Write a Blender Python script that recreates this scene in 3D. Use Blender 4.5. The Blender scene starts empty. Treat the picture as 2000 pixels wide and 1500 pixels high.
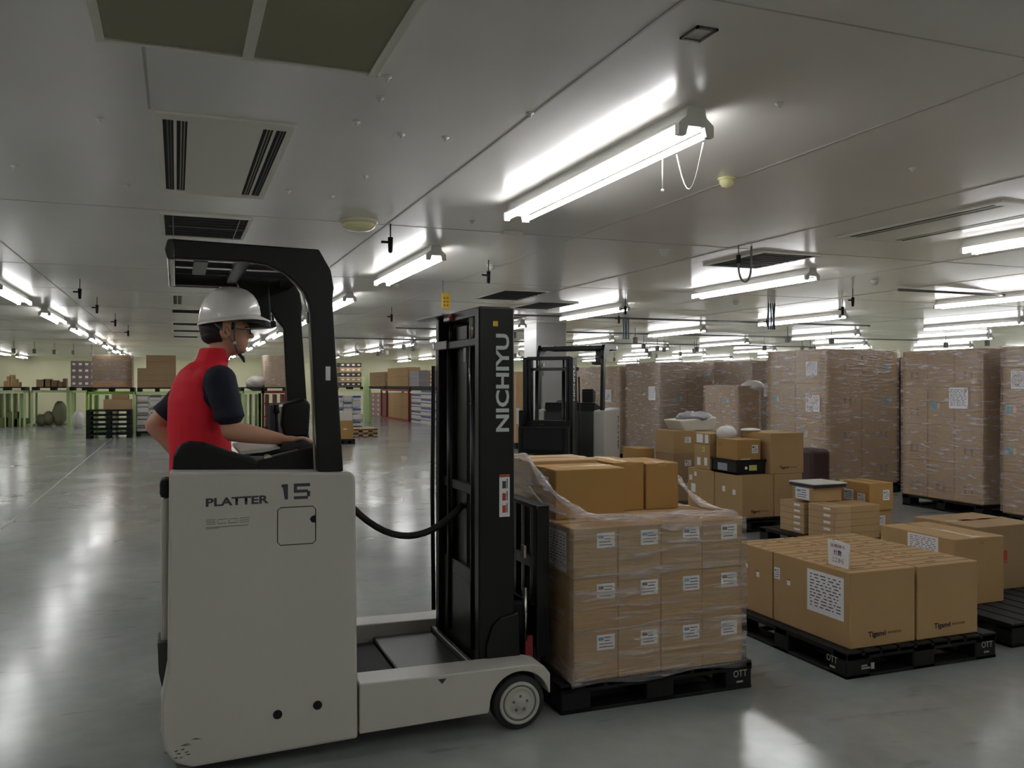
import bpy, bmesh, math, random
from mathutils import Vector, Matrix
random.seed(7)
R = math.radians
S = bpy.context.scene
C = S.collection

# ------------------------------------------------------------------ camera, world, exposure
YAW = math.atan(655 / 1700)
cam_d = bpy.data.cameras.new('camera'); cam = bpy.data.objects.new('camera', cam_d); C.objects.link(cam)
cam.location = (0, 0, 1.6); cam.rotation_euler = (R(90), 0, -YAW)
cam_d.sensor_width = 36; cam_d.lens = 36 * 1700 / 2000; cam_d.clip_start = 0.05; cam_d.clip_end = 200
S.camera = cam
w = bpy.data.worlds.new('world'); S.world = w; w.use_nodes = True
w.node_tree.nodes['Background'].inputs[0].default_value = (0.8, 0.85, 0.8, 1)
w.node_tree.nodes['Background'].inputs[1].default_value = 0.02
S.view_settings.view_transform = 'Standard'; S.view_settings.look = 'None'
S.view_settings.gamma = 1; S.view_settings.use_curve_mapping = False
S.view_settings.exposure = 0.36
TUBE = 17.0          # radiance of the fluorescent tubes
CEIL = 2.9

# ------------------------------------------------------------------ helpers
SA, CA = math.sin(YAW), math.cos(YAW)
def xat(px, Y):
    "X of the vertical plane Y seen along column px"
    u = (px - 1000) / 1700; return Y * (SA + u * CA) / (CA - u * SA)
def yat(px, X):
    u = (px - 1000) / 1700; return X * (CA - u * SA) / (SA + u * CA)
def depth(X, Y): return X * SA + Y * CA
def zat(py, X, Y): return 1.6 - (py - 750) * depth(X, Y) / 1700

def lin(c):
    return tuple((v / 255 / 12.92 if v / 255 <= .04045 else ((v / 255 + .055) / 1.055) ** 2.4) for v in c) + (1,)
MATS = {}
def mat(name, col, rough=.5, metal=0, spec=.5, vary=0.0, scale=8, bump=0.0, bscale=60, emit=None, stretch=None, coat=0):
    if name in MATS: return MATS[name]
    m = bpy.data.materials.new(name); m.use_nodes = True; nt = m.node_tree; n = nt.nodes; l = nt.links
    b = n['Principled BSDF']; c = lin(col)
    b.inputs['Base Color'].default_value = c; b.inputs['Roughness'].default_value = rough
    b.inputs['Metallic'].default_value = metal; b.inputs['Specular IOR Level'].default_value = spec
    b.inputs['Coat Weight'].default_value = coat
    tc = n.new('ShaderNodeTexCoord')
    src = tc.outputs['Object']
    if stretch:
        mp = n.new('ShaderNodeMapping'); mp.inputs['Scale'].default_value = stretch; l.new(src, mp.inputs[0]); src = mp.outputs[0]
    if vary:
        nz = n.new('ShaderNodeTexNoise'); nz.inputs['Scale'].default_value = scale; nz.inputs['Detail'].default_value = 6
        l.new(src, nz.inputs['Vector'])
        mx = n.new('ShaderNodeMix'); mx.data_type = 'RGBA'
        mx.inputs[6].default_value = tuple(v * (1 - vary) for v in c[:3]) + (1,)
        mx.inputs[7].default_value = tuple(min(1, v * (1 + vary)) for v in c[:3]) + (1,)
        l.new(nz.outputs['Fac'], mx.inputs[0]); l.new(mx.outputs[2], b.inputs['Base Color'])
    if bump:
        nb = n.new('ShaderNodeTexNoise'); nb.inputs['Scale'].default_value = bscale; nb.inputs['Detail'].default_value = 3
        l.new(src, nb.inputs['Vector'])
        bp = n.new('ShaderNodeBump'); bp.inputs['Strength'].default_value = bump; bp.inputs['Distance'].default_value = .01
        l.new(nb.outputs['Fac'], bp.inputs['Height']); l.new(bp.outputs[0], b.inputs['Normal'])
    if emit:
        b.inputs['Emission Color'].default_value = emit[:3] + (1,); b.inputs['Emission Strength'].default_value = emit[3]
    MATS[name] = m; return m

def film_mat(name, lo, hi, tint=(235, 225, 225), sx=(1.5, 1.5, 14)):
    m = bpy.data.materials.new(name); m.use_nodes = True; nt = m.node_tree; n = nt.nodes; l = nt.links
    n.remove(n['Principled BSDF']); out = n['Material Output']
    tr = n.new('ShaderNodeBsdfTransparent'); gl = n.new('ShaderNodeBsdfGlossy'); df = n.new('ShaderNodeBsdfDiffuse'); tl = n.new('ShaderNodeBsdfTranslucent')
    gl.inputs['Roughness'].default_value = .16; gl.inputs['Color'].default_value = (.9, .9, .9, 1)
    df.inputs['Color'].default_value = lin(tint); tl.inputs['Color'].default_value = lin(tint)
    tr.inputs['Color'].default_value = (.95, .94, .93, 1)
    tc = n.new('ShaderNodeTexCoord'); mp = n.new('ShaderNodeMapping'); mp.inputs['Scale'].default_value = sx; mp.inputs['Rotation'].default_value = (.12, .1, 0)
    l.new(tc.outputs['Object'], mp.inputs[0])
    nz = n.new('ShaderNodeTexNoise'); nz.inputs['Scale'].default_value = 2.2; nz.inputs['Detail'].default_value = 7; nz.inputs['Distortion'].default_value = .6
    l.new(mp.outputs[0], nz.inputs['Vector'])
    rp = n.new('ShaderNodeMapRange'); rp.inputs[1].default_value = .5; rp.inputs[2].default_value = .72; rp.inputs[3].default_value = lo; rp.inputs[4].default_value = hi
    l.new(nz.outputs['Fac'], rp.inputs[0])
    bp = n.new('ShaderNodeBump'); bp.inputs['Strength'].default_value = .7; bp.inputs['Distance'].default_value = .02; l.new(nz.outputs['Fac'], bp.inputs['Height'])
    l.new(bp.outputs[0], gl.inputs['Normal'])
    a0 = n.new('ShaderNodeMixShader'); a0.inputs[0].default_value = .4; l.new(df.outputs[0], a0.inputs[1]); l.new(tl.outputs[0], a0.inputs[2])
    a = n.new('ShaderNodeMixShader'); l.new(rp.outputs[0], a.inputs[0]); l.new(tr.outputs[0], a.inputs[1]); l.new(a0.outputs[0], a.inputs[2])
    b = n.new('ShaderNodeMixShader'); b.inputs[0].default_value = .13; l.new(a.outputs[0], b.inputs[1]); l.new(gl.outputs[0], b.inputs[2])
    l.new(b.outputs[0], out.inputs[0]); MATS[name] = m; return m

ORG = {}
class MB:
    "collects shapes, links them as ONE mesh object"
    def __init__(s): s.bm = bmesh.new(); s.mi = 0; s.mats = []
    def _m(s, faces, m):
        if m is None: return
        if m not in s.mats: s.mats.append(m)
        k = s.mats.index(m)
        for f in faces: f.material_index = k
    def box(s, x0, x1, y0, y1, z0, z1, m=None, bev=0, seg=1, rz=0):
        t = bmesh.new(); bmesh.ops.create_cube(t, size=1)
        for v in t.verts: v.co = Vector(((v.co.x) * (x1 - x0), (v.co.y) * (y1 - y0), (v.co.z) * (z1 - z0)))
        if bev: bmesh.ops.bevel(t, geom=t.edges[:], offset=bev, segments=seg, affect='EDGES', profile=.5)
        if rz: bmesh.ops.rotate(t, verts=t.verts, matrix=Matrix.Rotation(rz, 3, 'Z'))
        bmesh.ops.translate(t, verts=t.verts, vec=((x0 + x1) / 2, (y0 + y1) / 2, (z0 + z1) / 2))
        return s.join(t, m)
    def join(s, t, m=None, smooth=False):
        mp = {}; fs = []
        for v in t.verts: mp[v] = s.bm.verts.new(v.co)
        for f in t.faces:
            try: g = s.bm.faces.new([mp[v] for v in f.verts]); g.smooth = smooth or f.smooth; fs.append(g)
            except ValueError: pass
        t.free(); s._m(fs, m); return s
    def quad(s, pts, m=None):
        f = s.bm.faces.new([s.bm.verts.new(p) for p in pts]); s._m([f], m); return s
    def prism(s, pts, axis, a, b, m=None, bev=0):
        "outline pts (2-D) swept along axis from a to b; axis y -> pts are (x,z); x -> (y,z); z -> (x,y)"
        def P(p, t): return {'y': (p[0], t, p[1]), 'x': (t, p[0], p[1]), 'z': (p[0], p[1], t)}[axis]
        t = bmesh.new(); A = [t.verts.new(P(p, a)) for p in pts]; B = [t.verts.new(P(p, b)) for p in pts]
        t.faces.new(A); t.faces.new(B[::-1]); n = len(pts)
        for i in range(n): t.faces.new((A[i], B[i], B[(i + 1) % n], A[(i + 1) % n]))
        bmesh.ops.recalc_face_normals(t, faces=t.faces)
        if bev:
            es = [e for e in t.edges if len(e.link_faces) == 2 and e.calc_face_angle(0) > .6]
            bmesh.ops.bevel(t, geom=es, offset=bev, segments=2, affect='EDGES', profile=.5)
        return s.join(t, m)
    def cyl(s, p0, p1, r0, r1=None, n=12, m=None, caps=True, smooth=True):
        r1 = r0 if r1 is None else r1; p0 = Vector(p0); p1 = Vector(p1); d = (p1 - p0)
        t = bmesh.new(); bmesh.ops.create_cone(t, cap_ends=caps, segments=n, radius1=r0, radius2=r1, depth=d.length)
        for f in t.faces: f.smooth = smooth and len(f.verts) == 4
        q = d.to_track_quat('Z', 'Y').to_matrix().to_4x4(); q.translation = (p0 + p1) / 2
        bmesh.ops.transform(t, matrix=q, verts=t.verts); return s.join(t, m)
    def ball(s, c, r, n=16, m=None):
        t = bmesh.new(); bmesh.ops.create_uvsphere(t, u_segments=n, v_segments=max(6, n // 2), radius=1)
        r = (r, r, r) if not hasattr(r, '__len__') else r
        for v in t.verts: v.co = Vector((v.co.x * r[0] + c[0], v.co.y * r[1] + c[1], v.co.z * r[2] + c[2]))
        return s.join(t, m, True)
    def caps(s, p0, p1, r0, r1=None):
        r1 = r0 if r1 is None else r1; s.cyl(p0, p1, r0, r1, 16); s.ball(p0, r0, 16); s.ball(p1, r1, 16); return s
    def tube(s, pts, r, n=8, m=None, closed=False):
        pts = [Vector(p) for p in pts]; t = bmesh.new(); rings = []; N = len(pts)
        up = None
        for i, p in enumerate(pts):
            a = pts[max(i - 1, 0)] if not closed else pts[i - 1]; b = pts[min(i + 1, N - 1)] if not closed else pts[(i + 1) % N]
            d = (b - a).normalized()
            if up is None: up = Vector((0, 0, 1)) if abs(d.z) < .9 else Vector((1, 0, 0))
            sd = d.cross(up).normalized(); up = sd.cross(d).normalized()
            rr = r[i] if hasattr(r, '__len__') else r
            rings.append([t.verts.new(p + (sd * math.cos(2 * math.pi * k / n) + up * math.sin(2 * math.pi * k / n)) * rr) for k in range(n)])
        for i in range(N if closed else N - 1):
            A = rings[i]; B = rings[(i + 1) % N]
            for k in range(n):
                f = t.faces.new((A[k], A[(k + 1) % n], B[(k + 1) % n], B[k])); f.smooth = True
        if not closed: t.faces.new(rings[0]); t.faces.new(rings[-1][::-1])
        bmesh.ops.recalc_face_normals(t, faces=t.faces)
        return s.join(t, m)
    def lathe(s, prof, c, axis='z', n=24, m=None):
        "prof = [(r, h)...] about an axis through c"
        t = bmesh.new(); rings = []
        for r, h in prof:
            ring = []
            for k in range(n):
                a = 2 * math.pi * k / n; q = (r * math.cos(a), r * math.sin(a), h)
                if axis == 'y': q = (q[0], q[2], q[1])
                ring.append(t.verts.new((q[0] + c[0], q[1] + c[1], q[2] + c[2])))
            rings.append(ring)
        for i in range(len(rings) - 1):
            for k in range(n):
                f = t.faces.new((rings[i][k], rings[i][(k + 1) % n], rings[i + 1][(k + 1) % n], rings[i + 1][k])); f.smooth = True
        t.faces.new(rings[0]); t.faces.new(rings[-1][::-1])
        bmesh.ops.recalc_face_normals(t, faces=t.faces)
        return s.join(t, m)
    def loft(s, rings, n=28):
        "rings = [(z, cx, cy, rx, ry)]"
        t = bmesh.new(); L = []
        for z, cx, cy, rx, ry in rings:
            L.append([t.verts.new((cx + rx * math.cos(2 * math.pi * k / n), cy + ry * math.sin(2 * math.pi * k / n), z)) for k in range(n)])
        for i in range(len(L) - 1):
            for k in range(n):
                f = t.faces.new((L[i][k], L[i][(k + 1) % n], L[i + 1][(k + 1) % n], L[i + 1][k])); f.smooth = True
        t.faces.new(L[0][::-1]); t.faces.new(L[-1]); return s.join(t)
    def build(s, name, m=None, parent=None, org=None, remesh=0, smooth=False):
        me = bpy.data.meshes.new(name)
        if parent is not None: o = ORG[parent.name]
        elif org is not None: o = Vector(org)
        else:
            vs = [v.co for v in s.bm.verts]
            o = Vector(((min(v.x for v in vs) + max(v.x for v in vs)) / 2, (min(v.y for v in vs) + max(v.y for v in vs)) / 2, min(v.z for v in vs)))
        bmesh.ops.translate(s.bm, verts=s.bm.verts, vec=-o)
        s.bm.to_mesh(me); s.bm.free()
        ms = s.mats if s.mats else [m or MATS['white']]
        if s.mats and m and m not in s.mats and False: pass
        for q in ms: me.materials.append(q)
        ob = bpy.data.objects.new(name, me); C.objects.link(ob)
        if remesh:
            rm = ob.modifiers.new('r', 'REMESH'); rm.mode = 'VOXEL'; rm.voxel_size = remesh; rm.use_smooth_shade = True
            sm = ob.modifiers.new('s', 'SMOOTH'); sm.iterations = 5; sm.factor = .5
            dg = bpy.context.evaluated_depsgraph_get(); dg.update()
            nm = bpy.data.meshes.new_from_object(ob.evaluated_get(dg)); ob.modifiers.clear(); ob.data = nm
            nm.name = name
            if not nm.materials:
                for q in ms: nm.materials.append(q)
        if smooth:
            for p in ob.data.polygons: p.use_smooth = True
        if parent is not None: ob.parent = parent
        else: ob.location = o
        ORG[ob.name] = o; return ob

def tag(o, label=None, cat=None, group=None, kind=None):
    if label: o['label'] = label
    if cat: o['category'] = cat
    if group: o['group'] = group
    if kind: o['kind'] = kind
    return o
def empty(name, loc, label=None, cat=None, group=None):
    o = bpy.data.objects.new(name, None); C.objects.link(o); o.location = loc; o.empty_display_size = .1
    ORG[o.name] = Vector(loc); return tag(o, label, cat, group)
def copy_tree(o, parent=None):
    c = o.copy(); C.objects.link(c); c.parent = parent
    if o.name in ORG: ORG[c.name] = ORG[o.name]
    for ch in list(o.children): copy_tree(ch, c)
    return c
def struct(name, mb, m): 
    o = mb.build(name, m, org=(0, 0, 0)); o['kind'] = 'structure'; return o

def text_mb(mb, string, origin, u, v, height, width=None, m=None, lift=.0008, bold=0.0, spacing=1.0):
    "adds flat lettering to mb; origin = lower left, u = reading direction, v = up"
    cu = bpy.data.curves.new('t', 'FONT'); cu.body = string; cu.size = 1; cu.offset = bold; cu.space_character = spacing; cu.resolution_u = 3
    ob = bpy.data.objects.new('t', cu); C.objects.link(ob)
    dg = bpy.context.evaluated_depsgraph_get(); dg.update(); me = bpy.data.meshes.new_from_object(ob.evaluated_get(dg))
    C.objects.unlink(ob); bpy.data.objects.remove(ob)
    if not me.vertices: return
    xs = [q.co.x for q in me.vertices]; ys = [q.co.y for q in me.vertices]
    x0, x1, y0, y1 = min(xs), max(xs), min(ys), max(ys); sy = height / (y1 - y0); sx = (width / (x1 - x0)) if width else sy
    u = Vector(u).normalized(); v = Vector(v).normalized(); nn = u.cross(v); o = Vector(origin) + nn * lift
    t = bmesh.new(); t.from_mesh(me); bpy.data.meshes.remove(me)
    for q in t.verts: q.co = o + u * ((q.co.x - x0) * sx) + v * ((q.co.y - y0) * sy)
    mb.join(t, m)

# ------------------------------------------------------------------ materials
white = mat('white', (214, 212, 204), .38, vary=.04, scale=3)
card = mat('cardboard', (174, 143, 101), .78, spec=.25, vary=.10, scale=3, bump=.1, bscale=90)
card_b = mat('cardboard pale', (184, 154, 116), .78, spec=.25, vary=.09, scale=3, bump=.1, bscale=90)
card_d = mat('cardboard dull', (156, 130, 98), .8, spec=.25, vary=.10, scale=3, bump=.1, bscale=90)
card_o = mat('cardboard ochre', (172, 134, 80), .76, spec=.3, vary=.08, scale=3)
tape_m = mat('packing tape', (186, 148, 98), .25, spec=.6)
black = mat('black paint', (14, 15, 17), .38, spec=.35, vary=.15, scale=5)
blackm = mat('black matt plastic', (15, 16, 17), .6, spec=.3, vary=.15, scale=6, bump=.1)
steel = mat('bright steel', (190, 190, 188), .22, metal=1)
greym = mat('grey metal', (120, 120, 118), .4, metal=.6)
dgrey = mat('dark grey steel', (52, 52, 50), .45, vary=.2, scale=6)
paper = mat('paper', (232, 230, 232), .6, spec=.3)
ink = mat('ink', (60, 60, 70), .6)
inkb = mat('black ink', (30, 27, 24), .6)
inkf = mat('faded ink', (128, 96, 60), .7)
inkr = mat('red ink', (178, 60, 40), .7)
blue = mat('light blue print', (90, 165, 190), .6)
teal = mat('teal print', (60, 150, 150), .6)
red = mat('red paint', (190, 24, 36), .4)
green = mat('light green paint', (188, 208, 152), .45)
redf = mat('dark red paint', (140, 32, 36), .45)
yellow = mat('yellow plastic', (225, 185, 60), .5)
cream = mat('cream plastic', (222, 216, 190), .4)
rubber = mat('rubber', (30, 30, 30), .7)
truckw = mat('truck off-white paint', (187, 184, 176), .36, vary=.03, scale=4)
hubm = mat('hub cast grey', (176, 176, 168), .5, vary=.12, scale=20)
tubem = mat('fluorescent tube', (250, 250, 250), .5, emit=(.98, .985, 1.0, TUBE))
film = film_mat('stretch film', .05, .62)
film_t = film_mat('stretch film thick', .32, .9)
film_s = film_mat('stretch film tall', .18, .8, sx=(2.2, 2.2, 15))

# ------------------------------------------------------------------ floor, ceiling, walls
def floor_mat():
    m = bpy.data.materials.new('painted concrete'); m.use_nodes = True; nt = m.node_tree; n = nt.nodes; l = nt.links
    b = n['Principled BSDF']; tc = n.new('ShaderNodeTexCoord')
    def noise(sc, det, vec=None, dist=0):
        q = n.new('ShaderNodeTexNoise'); q.inputs['Scale'].default_value = sc; q.inputs['Detail'].default_value = det; q.inputs['Distortion'].default_value = dist
        l.new(vec or tc.outputs['Object'], q.inputs['Vector']); return q
    n1 = noise(.9, 8, dist=.5); n2 = noise(9, 8); n3 = noise(.8, 4)
    cr = n.new('ShaderNodeValToRGB'); cr.color_ramp.elements[0].position = .3; cr.color_ramp.elements[0].color = lin((140, 145, 143)); cr.color_ramp.elements[1].position = .72; cr.color_ramp.elements[1].color = lin((168, 171, 169))
    l.new(n1.outputs['Fac'], cr.inputs[0])
    mx = n.new('ShaderNodeMix'); mx.data_type = 'RGBA'; mx.blend_type = 'MULTIPLY'; mx.inputs[0].default_value = .22
    l.new(cr.outputs[0], mx.inputs[6]); l.new(n2.outputs['Fac'], mx.inputs[7])
    # dark scuffs: sparse
    r2 = n.new('ShaderNodeMapRange'); r2.inputs[1].default_value = .62; r2.inputs[2].default_value = .70; r2.inputs[3].default_value = 0; r2.inputs[4].default_value = .32
    mp = n.new('ShaderNodeMapping'); mp.inputs['Scale'].default_value = (1, 3.2, 1); mp.inputs['Rotation'].default_value = (0, 0, .5); l.new(tc.outputs['Object'], mp.inputs[0])
    n4 = noise(2.1, 9, mp.outputs[0]); l.new(n4.outputs['Fac'], r2.inputs[0])
    m2 = n.new('ShaderNodeMix'); m2.data_type = 'RGBA'; m2.inputs[7].default_value = lin((70, 70, 66)); l.new(r2.outputs[0], m2.inputs[0]); l.new(mx.outputs[2], m2.inputs[6])
    l.new(m2.outputs[2], b.inputs['Base Color'])
    r3 = n.new('ShaderNodeMapRange'); r3.inputs[1].default_value = .3; r3.inputs[2].default_value = .7; r3.inputs[3].default_value = .14; r3.inputs[4].default_value = .24
    l.new(n3.outputs['Fac'], r3.inputs[0]); l.new(r3.outputs[0], b.inputs['Roughness'])
    bp = n.new('ShaderNodeBump'); bp.inputs['Strength'].default_value = .035; bp.inputs['Distance'].default_value = .01; l.new(n2.outputs['Fac'], bp.inputs['Height']); l.new(bp.outputs[0], b.inputs['Normal'])
    b.inputs['Specular IOR Level'].default_value = .9
    return m
def ceil_mat():
    m = bpy.data.materials.new('painted ceiling panel'); m.use_nodes = True; nt = m.node_tree; n = nt.nodes; l = nt.links
    b = n['Principled BSDF']; tc = n.new('ShaderNodeTexCoord')
    q = n.new('ShaderNodeTexNoise'); q.inputs['Scale'].default_value = .7; q.inputs['Detail'].default_value = 4; l.new(tc.outputs['Object'], q.inputs['Vector'])
    cr = n.new('ShaderNodeValToRGB'); cr.color_ramp.elements[0].position = .3; cr.color_ramp.elements[0].color = lin((224, 221, 215)); cr.color_ramp.elements[1].position = .7; cr.color_ramp.elements[1].color = lin((232, 229, 223))
    l.new(q.outputs['Fac'], cr.inputs[0]); l.new(cr.outputs[0], b.inputs['Base Color'])
    b.inputs['Roughness'].default_value = .24; b.inputs['Specular IOR Level'].default_value = .5
    q2 = n.new('ShaderNodeTexNoise'); q2.inputs['Scale'].default_value = 1.3; q2.inputs['Detail'].default_value = 2; l.new(tc.outputs['Object'], q2.inputs['Vector'])
    bp = n.new('ShaderNodeBump'); bp.inputs['Strength'].default_value = .12; bp.inputs['Distance'].default_value = .03; l.new(q2.outputs['Fac'], bp.inputs['Height']); l.new(bp.outputs[0], b.inputs['Normal'])
    return m
XL, XR, YB, YF = -14, 34, 46, -7
wallm = mat('pale yellow-green wall', (232, 230, 192), .5, vary=.04, scale=.4)
struct('floor', MB().box(XL, XR, YF, YB, -.2, 0), floor_mat())
struct('ceiling', MB().box(XL, XR, YF, YB, CEIL, CEIL + .1), ceil_mat())
struct('wall_back', MB().box(XL, XR, YB, YB + .2, 0, CEIL), wallm)
struct('wall_left', MB().box(XL - .2, XL, YF, YB, 0, CEIL), wallm)
struct('wall_right', MB().box(XR, XR + .2, YF, YB, 0, CEIL), wallm)
struct('wall_front', MB().box(XL, XR, YF - .2, YF, 0, CEIL), wallm)
# lane joint in the floor, ceiling joints
k = 1; struct('trim_1', MB().box(-1.805, -1.78, 5, 38, 0, .0015), mat('lane line', (158, 160, 156), .35))
for X in (-4.75, -3.1, -1.5, -.12, 1.6, 3.3, 4.95, 7.6, 9.3, 12.0, 13.7, 16.4, 18):
    k += 1; struct('trim_%d' % k, MB().box(X - .006, X + .006, (4.6 if X == -.12 else .5) if X != -.12 else 3.62, 30 if X != -.12 else 4.45, CEIL - .003, CEIL), mat('ceiling joint', (168, 164, 154), .4))
for Y in (2.5, 7.0, 10.6, 13.2, 16.2, 20, 24, 28, 32):
    k += 1; struct('trim_%d' % k, MB().box(-6, 20, Y - .004, Y + .004, CEIL - .002, CEIL), MATS['ceiling joint'])
# structural column behind the parked truck
struct('trim_%d' % (k + 1), MB().box(7.1, 7.8, 17.0, 17.7, 0, CEIL, bev=.01), mat('column paint', (186, 186, 184), .45))

# ------------------------------------------------------------------ fluorescent fixtures
def fixture():
    r = empty('fluorescent_fixture', (0, 0, CEIL)); L = 1.17; z = CEIL
    MB().prism([(-.045, z), (.045, z), (.05, z - .05), (.086, z - .078), (.086, z - .084), (-.086, z - .084), (-.086, z - .078), (-.05, z - .05)], 'y', -L, L).build('housing', mat('fixture white', (225, 225, 220), .4), r)
    for sx in (-.074, .074):
        MB().cyl((sx, -L + .05, z - .118), (sx, L - .05, z - .118), .016, n=8, caps=False, m=tubem).build('tube', tubem, r)
    for sy in (-L, L):
        a, b = sorted((sy, sy - math.copysign(.035, sy)))
        m = MB(); m.prism([(-.045, z), (.045, z), (.055, z - .05), (.095, z - .085), (.095, z - .138), (.055, z - .138), (.045, z - .095), (-.045, z - .095), (-.055, z - .138), (-.095, z - .138), (-.095, z - .085), (-.055, z - .05)], 'y', a, b)
        m.build('lamp_holder', MATS['fixture white'], r)
    return r
fx = fixture(); first = True
rows = [-6.45 + 4.36 * i for i in range(10)]
fix_names = {}
for i, X in enumerate(rows):
    for j in range(-2, 10):  # unseen rows behind the camera and the last far row added for brightness
        Y = 4.66 + 4.37 * j
        if X < -3 and Y < 20: continue
        if X > 12 and Y < 6: continue
        o = fx if first else copy_tree(fx); first = False
        o.location = (X, Y, CEIL)
        if X == rows[2] and j == 0: lab = 'nearest lit twin-tube ceiling light, above the black mast, with pull cords'; near_fx = o
        elif X == rows[2] and j == 1: lab = 'second lit twin-tube ceiling light, between round cream lamp and black mast'
        elif X == rows[3] and j == 0: lab = 'lit ceiling light at the right picture edge beside the slotted air outlet'
        elif X == rows[3] and j == 1: lab = 'lit twin-tube light beside the dark ceiling vent with looped grey hose'
        elif X == rows[3] and j == 2: lab = 'lit twin-tube light above the parked reach truck and grey column'
        elif X == rows[1]: lab = 'lit ceiling light in the receding left-hand row, place %s from the front' % ['one', 'two', 'three', 'four', 'five', 'six', 'seven', 'eight', 'nine', 'ten', 'eleven', 'twelve'][j + 2]
        elif X == rows[0]: lab = 'lit ceiling light at the far left edge, place %s from the front' % ['one', 'two', 'three', 'four', 'five', 'six', 'seven', 'eight', 'nine', 'ten', 'eleven', 'twelve'][j + 2]
        elif X == rows[2]: lab = 'lit ceiling light in the row past the operator and mast, place %s from the front' % ['one', 'two', 'three', 'four', 'five', 'six', 'seven', 'eight', 'nine', 'ten', 'eleven', 'twelve'][j + 2]
        else: lab = 'lit light over the cartons, row %s right of the mast, place %s' % (['one','two','three','four','five','six','seven','eight','nine'][max(0, i - 3)], ['one', 'two', 'three', 'four', 'five', 'six', 'seven', 'eight', 'nine', 'ten', 'eleven', 'twelve'][j + 2])
        tag(o, lab, 'ceiling light', 'twin-tube lights of the hall')
# pull cords on the nearest fixture
nf = near_fx; nx, ny = nf.location.x, nf.location.y
ORG['cordroot'] = Vector(nf.location)
class _P: pass
def add_child(mb, name, m, root):
    ORG[root.name] = Vector(root.location); return mb.build(name, m, root)
cordm = mat('cord white', (230, 230, 225), .5)
add_child(MB().tube([(nx + .05, ny - .78, CEIL - .14), (nx + .05, ny - .78, CEIL - .30)], .003, 6).ball((nx + .05, ny - .78, CEIL - .31), .009, 8), 'pull_cord', cordm, nf)
pts = [(nx + .09, ny - .85 - .24 * t / 10, CEIL - .14 - .20 * math.sin(math.pi * t / 10)) for t in range(11)]
add_child(MB().tube(pts, .003, 6), 'loop_cord', cordm, nf)

# ------------------------------------------------------------------ ceiling equipment
ventw = mat('air unit ivory', (226, 222, 208), .45)
darkh = mat('vent interior', (22, 22, 20), .8)
louv = mat('olive grille', (160, 157, 134), .6)
def return_grille():
    g = empty('return_air_grille', (.25, 2.7, CEIL), 'large olive louvred return air grille with white frame, two panels, top of ceiling', 'ceiling grille')
    x0, x1, y0, y1 = -.28, .77, 1.75, 3.57; xm = .26; z = CEIL
    f = MB()
    for a in ((x0, x0 + .03), (x1 - .03, x1), (xm - .02, xm + .02)): f.box(a[0], a[1], y0, y1, z - .03, z)
    for a in ((y0, y0 + .02), (y1 - .02, y1)): f.box(x0 + .03, x1 - .03, a[0], a[1], z - .025, z)
    f.build('frame', ventw, g)
    for a, b in ((x0 + .03, xm - .02), (xm + .02, x1 - .03)):
        p = MB(); p.box(a, b, y0 + .02, y1 - .02, z - .008, z - .001, darkh if False else louv)
        yy = y0 + .03
        while yy < y1 - .03:
            p.prism([(yy, z - .012), (yy + .013, z - .019), (yy + .013, z - .021), (yy, z - .014)], 'x', a, b, louv); yy += .016
        p.build('louvre_panel', louv, g)
    for sx in (x0 + .06, x1 - .03): MB().box(sx, sx + .05, y1, y1 + .03, z - .02, z, bev=.003).build('latch', ventw, g)
return_grille()
def air_unit(x0, x1, y0, y1, label):
    g = empty('air_outlet_unit', ((x0 + x1) / 2, (y0 + y1) / 2, CEIL), label, 'air conditioner'); z = CEIL
    m = MB(); W = x1 - x0
    sl = [(x0 + .035, x0 + .085, darkh), (x0 + .10, x0 + .15, louv), (x1 - .15, x1 - .10, louv), (x1 - .085, x1 - .035, darkh)]
    xs = [x0] + [v for s in sl for v in s[:2]] + [x1]
    for i in range(0, len(xs), 2): m.box(xs[i], xs[i + 1], y0 + .10, y1 - .10, z - .012, z)
    m.box(x0, x1, y0, y0 + .10, z - .012, z); m.box(x0, x1, y1 - .10, y1, z - .012, z)
    m.build('panel', ventw, g)
    for a, b, mm in sl:
        q = MB(); q.box(a, b, y0 + .10, y1 - .10, z - .006, z, darkh); q.box(a + .018, a + .026, y0 + .10, y1 - .10, z - .011, z - .007, mm if mm != darkh else dgrey); q.box(a + .034, a + .040, y0 + .10, y1 - .10, z - .011, z - .007, mm if mm != darkh else dgrey); q.build('slot', darkh, g)
air_unit(-.10, .56, 4.46, 6.30, 'ivory ceiling air unit with four dark slots, above the truck operator')
air_unit(5.45, 6.15, 4.5, 6.15, 'ivory slotted ceiling air unit at right beside the edge light')
air_unit(-.08, .56, 13.5, 15.2, 'small distant slotted air unit seen left of the white helmet')
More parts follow.
